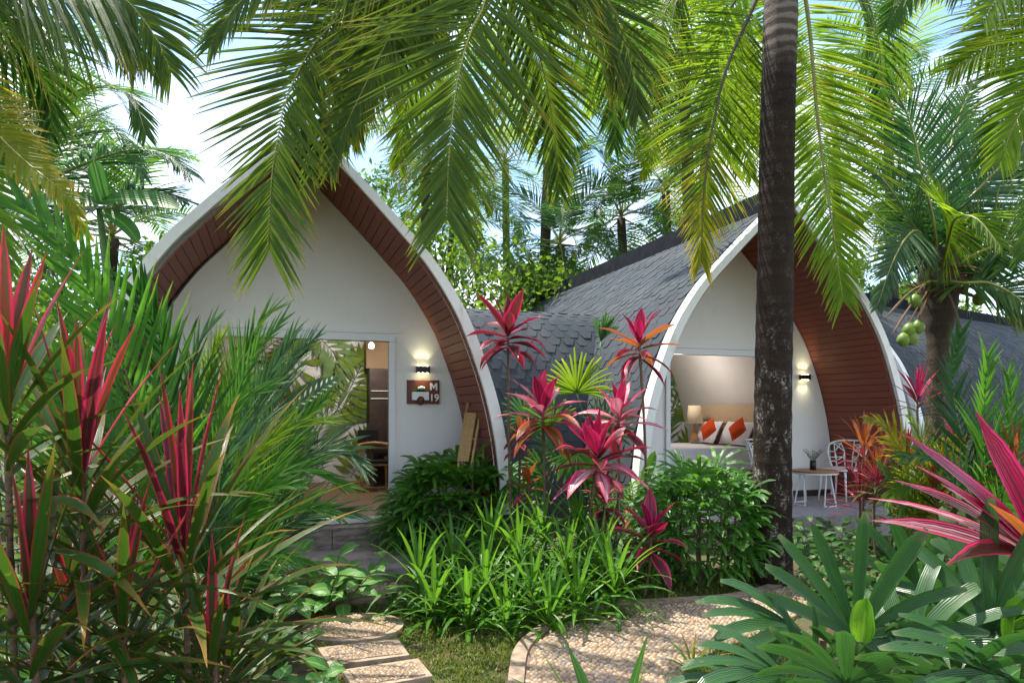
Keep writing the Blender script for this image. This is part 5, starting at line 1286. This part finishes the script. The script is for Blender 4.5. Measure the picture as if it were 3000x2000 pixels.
# foreground fan leaves, right: hub pixel, tip direction pixel, length
def bigfan():
    root = thing('lady_palm', 'large leaved lady palm sprawling across the bottom right foreground', 'lady palm', (1.15, 2.1, 0), 'lady palms')
    for i, (x, y) in enumerate(((1.0, 2.25), (1.35, 2.1), (1.6, 2.3), (1.8, 1.9))):
        m = MB(); m.tube([V((x, y, 0)), V((x, y, .45)), V((x + .02, y, .85))], .014, 7); m.build('cane', M['stemb'], root)
    L_ = [  # hub u,v,Y ; axis du,dv ; n, len, width, droop, span
        (2510, 1870, 2.05, .15, -1.0, 10, .42, .042, .35, 190), (2345, 1850, 2.2, -1.0, -.35, 6, .38, .044, .5, 80), (2310, 1990, 1.95, -1.0, -.25, 7, .33, .042, .5, 110),
        (2700, 1760, 2.5, .1, -1.0, 9, .40, .045, .45, 180), (2250, 2040, 1.9, -1.0, -.1, 6, .34, .042, .7, 110), (2660, 1930, 1.9, .6, -.6, 9, .36, .042, .6, 180),
        (2900, 1850, 1.85, .3, -.9, 9, .38, .044, .5, 180), (2480, 2010, 1.8, -.1, -.7, 9, .30, .042, .7, 210), (2800, 2000, 1.75, -.2, -.7, 9, .34, .042, .7, 200), (3040, 1720, 2.2, -.5, -.8, 9, .42, .046, .5, 180),
        (2680, 1800, 2.6, -.2, -.9, 9, .34, .042, .5, 170), (2990, 2010, 1.7, -.9, -.3, 7, .42, .044, .5, 90), (2750, 1860, 2.2, -.2, -.9, 9, .36, .042, .6, 190), (2420, 1930, 2.4, -.3, -.8, 9, .34, .04, .7, 200), (2580, 2060, 2.1, -.1, -.9, 9, .36, .042, .7, 200), (2380, 2080, 2.0, -.5, -.7, 8, .34, .042, .7, 170), (2840, 1700, 2.4, -.5, -.7, 8, .36, .042, .5, 150), (2900, 1700, 2.8, -.2, -.9, 9, .4, .045, .5, 180)]
    for i, (u, v, Y, du, dv, n, l, w, dr, sp) in enumerate(L_):
        hub = pt(u, v, Y); d = V((du, -.25, -dv)); nn = facing(hub) * .8 + UP * .8; base = V((hub.x + .04, hub.y + .12, max(.05, hub.z - .35)))
        fan(root, base, hub, d, nn, n, l, w, G['front'], dr, 900 + i, True, sp, .008)
    return root
# a single yellow green young leaf in front
m = MB(); random.seed(3); bf_ = bigfan(); blade(m, pt(2525, 1880, 1.8), V((.03, -.15, 1)), facing(pt(2525, 1880, 1.8)), .125, .062, .25, 9, .55, 'banana', curl=.5, wave=.15); 
m.build('young_leaf', G['young'], bf_, True, label='rounded yellow green young leaf')
m = MB(); blade(m, pt(2965, 1900, 1.8), V((.03, -.1, 1)), facing(pt(2965, 1900, 1.8)), .15, .06, .1, 7, .25, 'banana'); 
m.build('young_leaf', G['young'], bf_, True, label='narrow upright green young leaf')

# ------------------------------------------------------------------ areca palms
def areca(label, c, fronds, L=.45, w=.03, mat=None, n=30, seed=0, ang=(58, 18), droop=.25, nrm=None, cat='areca palm', gap=.02):
    root = thing('areca_palm', label, cat, c, 'areca palms')
    for k, pp in enumerate(fronds):
        mt = mat[k % len(mat)] if isinstance(mat, list) else mat
        p0 = V(c) + V((random.uniform(-.1, .1), random.uniform(-.1, .1), 0))
        frond(root, [p0] + pp, n, L, w, droop, mt, nrm or (lambda t: V((0, -1, .6))), False, .32, ang, .010, .12, 6, seed=seed + k, rach=M['stemg'], gap=gap, tipL=.6)
    return root
areca('large dark areca palm frond clump at the left before the M 19 arch', gp(500, 1740), [
    [pt(480, 1500, 4.2), pt(400, 1180, 4.1), pt(290, 900, 4.0), pt(170, 700, 3.9), pt(60, 600, 3.9)],
    [pt(520, 1450, 4.3), pt(500, 1200, 4.3), pt(470, 1000, 4.3), pt(400, 850, 4.2)],
    [pt(430, 1500, 4.0), pt(300, 1250, 3.9), pt(160, 1080, 3.8), pt(20, 980, 3.7)]], .85, .04, [G['areca'], G['deep'], G['areca']], 38, 500, (46, 20), .05)
areca('bright areca palm clump in front of the M 19 doorway', gp(640, 1720), [
    [pt(620, 1500, 4.4), pt(660, 1250, 4.4), pt(740, 1050, 4.4), pt(830, 940, 4.3)],
    [pt(640, 1500, 4.6), pt(720, 1250, 4.7), pt(800, 1080, 4.7), pt(860, 980, 4.7)],
    [pt(640, 1600, 4.3), pt(760, 1420, 4.3), pt(880, 1370, 4.3), pt(1010, 1420, 4.3)],
    [pt(620, 1550, 4.4), pt(740, 1340, 4.4), pt(850, 1250, 4.4), pt(960, 1230, 4.4)],
    [pt(660, 1650, 4.2), pt(780, 1530, 4.1), pt(900, 1480, 4.1), pt(990, 1510, 4.0)],
    [pt(600, 1500, 4.5), pt(560, 1250, 4.5), pt(560, 1060, 4.5), pt(620, 950, 4.5)],
    [pt(600, 1600, 4.2), pt(620, 1350, 4.1), pt(700, 1180, 4.0), pt(800, 1130, 4.0)]], .56, .024, [G['areca'], G['cool'], G['areca'], G['lime']], 44, 520, (40, 10), .14)
areca('fine leaved areca palm hiding the left half of the M 19 doorway', V((-2.35, 5.6, 0)), [
    [pt(700, 1600, 5.2), pt(740, 1350, 5.3), pt(800, 1150, 5.3), pt(880, 1030, 5.3), pt(930, 990, 5.2)],
    [pt(660, 1600, 5.3), pt(660, 1300, 5.4), pt(690, 1100, 5.4), pt(750, 960, 5.4), pt(800, 910, 5.4)],
    [pt(720, 1650, 5.1), pt(800, 1450, 5.1), pt(900, 1330, 5.0), pt(1010, 1320, 5.0), pt(1060, 1370, 4.9)],
    [pt(640, 1600, 5.3), pt(600, 1300, 5.4), pt(600, 1120, 5.4), pt(640, 1000, 5.4)],
    [pt(720, 1700, 5.0), pt(820, 1560, 4.9), pt(920, 1500, 4.8), pt(1030, 1500, 4.8)],
    [pt(700, 1650, 5.0), pt(770, 1420, 5.0), pt(860, 1260, 5.0), pt(940, 1180, 5.0)]], .62, .019, [G['cool'], G['areca'], G['cool'], G['lime']], 54, 640, (40, 12), .1)
cpalm = thing('areca_palm', 'small lime green palm with radiating fans between the four big ti plants', 'areca palm', V((.9, 7.3, 0)), 'areca palms')
for k, (u, v, Y, du, dv, n_, l_, sp_, mt) in enumerate(((1690, 1150, 7.1, 0, -1, 24, .46, 190, 'lime'), (1615, 1250, 7.1, -.5, -1, 18, .4, 170, 'areca'), (1770, 1260, 7.0, .5, -1, 18, .4, 170, 'cool'), (1640, 1330, 6.9, -.9, .1, 16, .4, 150, 'cool'),
        (1690, 1330, 6.7, .1, .6, 18, .36, 200, 'areca'), (1760, 1000, 7.5, .25, -1, 12, .34, 60, 'cool'), (1600, 1400, 6.8, -.6, -.4, 16, .36, 180, 'areca'), (1720, 1420, 6.8, .6, -.5, 16, .36, 180, 'areca'), (1540, 1230, 7.2, -.6, -.6, 14, .34, 160, 'cool'))):
    hub = pt(u, v, Y); fan(cpalm, V((.9, 7.3, max(.1, hub.z - .8))), hub, V((du, -.2, -dv)), facing(hub) + UP * .4, n_, l_, .026, G[mt], .35, 540 + k, False, sp_, .008)
areca('tall fan shaped areca palm at the right before the far cabin roof', gp(2880, 1640) , [
    [pt(2880, 1400, 5.4), pt(2880, 1250, 5.4), pt(2884, 1130, 5.3), pt(2890, 1040, 5.3)],
    [pt(2850, 1400, 5.8), pt(2800, 1200, 5.9), pt(2790, 1080, 6.0), pt(2810, 980, 6.0)],
    [pt(2930, 1400, 5.4), pt(2990, 1260, 5.3), pt(3060, 1180, 5.3)],
    [pt(2900, 1500, 5.6), pt(2940, 1350, 5.6), pt(2960, 1200, 5.6), pt(2950, 1100, 5.6)],
    [pt(2840, 1500, 5.2), pt(2780, 1380, 5.1), pt(2720, 1330, 5.0), pt(2650, 1340, 4.9)],
    [pt(2930, 1500, 5.0), pt(2980, 1420, 4.9), pt(3040, 1380, 4.8)]], .66, .03, [G['areca'], G['deep'], G['areca']], 40, 560, (48, 16))
areca('yellowish areca palm beside the orange ti plants at right', V((3.9, 6.9, 0)), [
    [pt(2660, 1400, 6.4), pt(2620, 1290, 6.3), pt(2580, 1240, 6.2), pt(2540, 1230, 6.1)],
    [pt(2700, 1400, 6.4), pt(2700, 1300, 6.2), pt(2660, 1220, 6.0)], [pt(2640, 1450, 6.0), pt(2600, 1390, 5.8), pt(2570, 1360, 5.6)], [pt(2740, 1400, 6.2), pt(2780, 1300, 6.0), pt(2830, 1280, 5.8)],
    [pt(2680, 1450, 6.0), pt(2640, 1420, 5.8), pt(2590, 1470, 5.6)]], .42, .026, [G['yel'], G['lime'], G['areca']], 40, 580, (46, 16), .35)

# banana plant
bp_ = thing('banana_plant', 'banana plant with a broad leaf reaching over the M 19 arch at left', 'banana plant', (-4.9, 8.6, 0))
m = MB(); m.tube([V((-4.9, 8.6, 0)), V((-4.9, 8.6, 1.8)), pt(290, 610, 7.9)], [.12, .09, .03], 10); m.build('stem', M['stemg'], bp_, True)
random.seed(9)
for (u, v, du, dv, L_, w, dr) in ((290, 590, 1, -.08, 1.0, .26, .35), (300, 600, -.1, -1, .5, .2, .3), (290, 600, -1, -.2, .9, .28, .6), (300, 620, .7, .3, .6, .2, .7)):
    p = pt(u, v, 7.8); m = MB(); blade(m, p, V((du, -.1, -dv)), facing(p) * .7 + UP * .6, L_, w, dr, 10, .25, 'banana'); m.build('leaf', G['banana'], bp_, True)
up_ = thing('canna_leaf_plant', 'upright single broad leaf plant beside the second cabin rim', 'plant', gp(1895, 1640))
for (u, v, u2, v2, w) in ((1880, 1430, 1918, 1320, .12), (1890, 1560, 1870, 1420, .08)):
    a, b = pt(u, v, 7.4), pt(u2, v2, 7.4); m = MB(); blade(m, a, b - a, facing(a), (b - a).length, w, .05, 9, .3, 'banana'); m.build('leaf', G['pandan'], up_, True)
m = MB(); m.tube([gp(1895, 1640), pt(1882, 1430, 7.4)], .012, 6); m.build('stem', M['stemg'], up_)

# ------------------------------------------------------------------ leafy shrubs
def shrub(label, c, stems, n, L, w, mat, seed, h, r, group='leafy shrubs', droop=.5, prof='ovate', up=.4):
    rs = random.Random(seed); random.seed(seed); c = V(c); root = thing('leafy_shrub', label, 'shrub', c, group)
    for s in range(stems):
        a = s * GOLD + rs.random(); rr = r * math.sqrt((s + .5) / stems); t = c + V((math.cos(a) * rr, math.sin(a) * rr, h * rs.uniform(.7, 1.05) * (1 - .35 * (rr / r) ** 2)))
        P = cr([c + V((math.cos(a) * rr * .2, math.sin(a) * rr * .2, 0)), c.lerp(t, .55) + V((math.cos(a), math.sin(a), 0)) * rr * .1, t], 8); m = MB(); m.tube(P, [.008 - .0006 * i for i in range(8)], 5); m.build('stem', M['stemb'], root)
        for k in range(n):
            f = .35 + .65 * (k + 1) / n; p = P[min(7, int(f * 7))]; b = k * GOLD + s; e = -.1 + up * 2 * (k / n) + rs.uniform(-.2, .3); d = V((math.cos(b), math.sin(b), e)).normalized()
            m = MB(); blade(m, p, d, UP + facing(p) * .5, L * rs.uniform(.65, 1.15), w * rs.uniform(.8, 1.15), droop, 6, .28, prof, wave=.1); m.build('leaf', mat, root, True)
shrub('pale green broad leaved shrub in front of the cabin step', gp(940, 1800), 10, 9, .22, .105, G['broad'], 601, .52, .62)
shrub('pale leaved shrub left of the stepping stones', gp(770, 1950), 6, 9, .2, .09, G['herb'], 602, .36, .33)
shrub('dark broad leaved shrub beside the round stepping stone', gp(690, 1840), 8, 8, .2, .08, G['herb'], 603, .55, .38)
shrub('green broad leaved shrub at the bottom edge near the rectangular stones', gp(900, 2090), 5, 9, .17, .085, G['broad'], 604, .2, .3)
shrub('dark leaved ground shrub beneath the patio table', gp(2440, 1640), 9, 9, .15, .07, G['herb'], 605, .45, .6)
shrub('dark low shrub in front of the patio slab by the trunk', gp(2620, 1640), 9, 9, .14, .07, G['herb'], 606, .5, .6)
shrub('yellow green shrub below the right areca palm', pt(2760, 1500, 6.6) * 1.0 - V((0, 0, pt(2760, 1500, 6.6).z)), 12, 12, .13, .05, G['hedge'], 607, .95, .6)
shrub('dark shrub between the left foreground ti plants', V((-1.75, 3.2, 0)), 10, 9, .2, .09, G['herb'], 608, .75, .6)
shrub('dark leaved shrub in the bottom left corner', V((-1.5, 2.35, 0)), 9, 9, .18, .09, G['herb'], 609, .5, .5)
shrub('leafy shrub under the red edged ti plant', V((-1.0, 2.9, 0)), 8, 9, .18, .085, G['herb'], 610, .45, .5)
shrub('bright yellow green shrub behind the left ti plants', V((-3.3, 4.6, 0)), 14, 13, .12, .06, G['hedge'], 611, 1.9, .8)
shrub('dark undergrowth shrub in the bottom right corner', V((1.9, 2.7, 0)), 10, 9, .2, .08, G['herb'], 612, .6, .7)
shrub('low shrub along the second cabin wall behind the ti plants', V((.9, 6.9, 0)), 9, 9, .13, .05, G['herb'], 613, .8, .8)
shrub('tall leafy shrub beside the M 19 arch at the far left', V((-4.6, 6.4, 0)), 12, 12, .16, .07, G['hedge'], 614, 2.2, .9)
shrub('green shrub right of the patio below the far cabin', V((6.6, 10.2, 0)), 12, 12, .14, .06, G['hedge'], 615, 1.2, .9)
shrub('dark shrub between the right ti plants and the far cabin', V((4.9, 8.0, 0)), 12, 11, .15, .06, G['herb'], 616, 1.1, .8)
shrub('dark shrub behind the large pink ti plant', V((2.9, 4.0, 0)), 12, 10, .15, .06, G['herb'], 617, .8, .7)

areca('feathery areca palm at the far left behind the ti plants', V((-3.6, 4.9, 0)), [
    [pt(150, 1500, 4.9), pt(120, 1200, 4.9), pt(40, 980, 4.8), pt(-60, 880, 4.7)], [pt(220, 1500, 4.9), pt(260, 1200, 4.9), pt(330, 1000, 4.9), pt(430, 900, 4.9)],
    [pt(180, 1500, 4.7), pt(180, 1200, 4.6), pt(200, 1000, 4.5), pt(180, 850, 4.4)], [pt(200, 1600, 4.6), pt(330, 1400, 4.5), pt(440, 1300, 4.4), pt(560, 1290, 4.4)]], .5, .03, [G['areca'], G['deep'], G['areca'], G['hero']], 34, 700, (58, 18))
areca('areca palm low behind the pink hearted ti plant', V((-1.9, 4.4, 0)), [
    [pt(600, 1650, 4.0), pt(560, 1500, 3.9), pt(480, 1380, 3.8), pt(380, 1330, 3.8)], [pt(640, 1650, 4.0), pt(700, 1500, 3.9), pt(780, 1430, 3.8), pt(880, 1420, 3.7)],
    [pt(620, 1650, 3.9), pt(640, 1480, 3.8), pt(660, 1350, 3.7), pt(720, 1270, 3.7)], [pt(640, 1750, 3.8), pt(740, 1640, 3.7), pt(830, 1620, 3.6), pt(910, 1660, 3.6)]], .4, .024, [G['areca'], G['areca'], G['cool']], 40, 720, (42, 12), .15)
shrub('dense dark shrub along the left side of the M 19 cabin', V((-3.4, 5.6, 0)), 16, 13, .16, .07, G['herb'], 620, 1.7, .9)
shrub('dense shrub in front of the left foot of the M 19 arch', V((-2.6, 5.2, 0)), 14, 12, .15, .065, G['herb'], 621, 1.2, .7)
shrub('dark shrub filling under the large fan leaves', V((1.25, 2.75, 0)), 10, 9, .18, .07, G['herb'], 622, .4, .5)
shrub('dark leafy shrub at the foot of the tall left ti plants', V((-1.95, 2.75, 0)), 14, 11, .2, .085, G['herb'], 623, .95, .6)
shrub('dark shrub low beside the stem of the arching ti plant', V((-1.05, 2.55, 0)), 9, 10, .17, .075, G['herb'], 624, .35, .4)
rosette('ti_plant', 'dark green narrow leaved ti plant between the two tallest left ones', 'ti plant', V((-1.75, 2.7, 0)), .85, 44, .62, .042, [(.08, G['cred']), (.92, G['cgreen'])], 84, 0, .5, 'lance', CG, 625, .55, (0, 0), True, M['stemb'], .011, segs=8)
rosette('ti_plant', 'dark green narrow leaved ti plant low in front of the areca fronds', 'ti plant', V((-1.25, 3.0, 0)), .6, 40, .56, .04, [(.1, G['cwine']), (.9, G['cgreen'])], 84, 0, .5, 'lance', CG, 626, .45, (0, 0), True, M['stemb'], .011, segs=8)
shrub('low green shrub at the right side of the dark trunk foot', gp(2440, 1770), 9, 9, .14, .055, G['herb'], 630, .34, .32)
shrub('leafy shrub in front of the patio table', gp(2400, 1690), 8, 10, .15, .06, G['herb'], 631, .5, .4)
# low ground cover in the beds
cs = []
rs = random.Random(2)
bed_polys = [[(-4, 2), (-1.6, 3.3), (-1.75, 6.4), (-6, 6.2)], [(-1.0, 5.0), (1.6, 5.9), (1.4, 7.2), (-.6, 7.1)], [(2.1, 5.5), (5.5, 6.2), (6.5, 9), (3.4, 7.0)], [(1.0, 2.0), (3.4, 2.2), (4.4, 5.4), (2.0, 4.6)], [(-2.3, 1.8), (-.9, 2.4), (-1.2, 3.4), (-3, 3)]]
for poly in bed_polys:
    xs = [p[0] for p in poly]; ys = [p[1] for p in poly]
    for i in range(260):
        x, y = rs.uniform(min(xs), max(xs)), rs.uniform(min(ys), max(ys))
        if inside(poly, x, y): cs.append(V((x, y, rs.uniform(.03, .18))))
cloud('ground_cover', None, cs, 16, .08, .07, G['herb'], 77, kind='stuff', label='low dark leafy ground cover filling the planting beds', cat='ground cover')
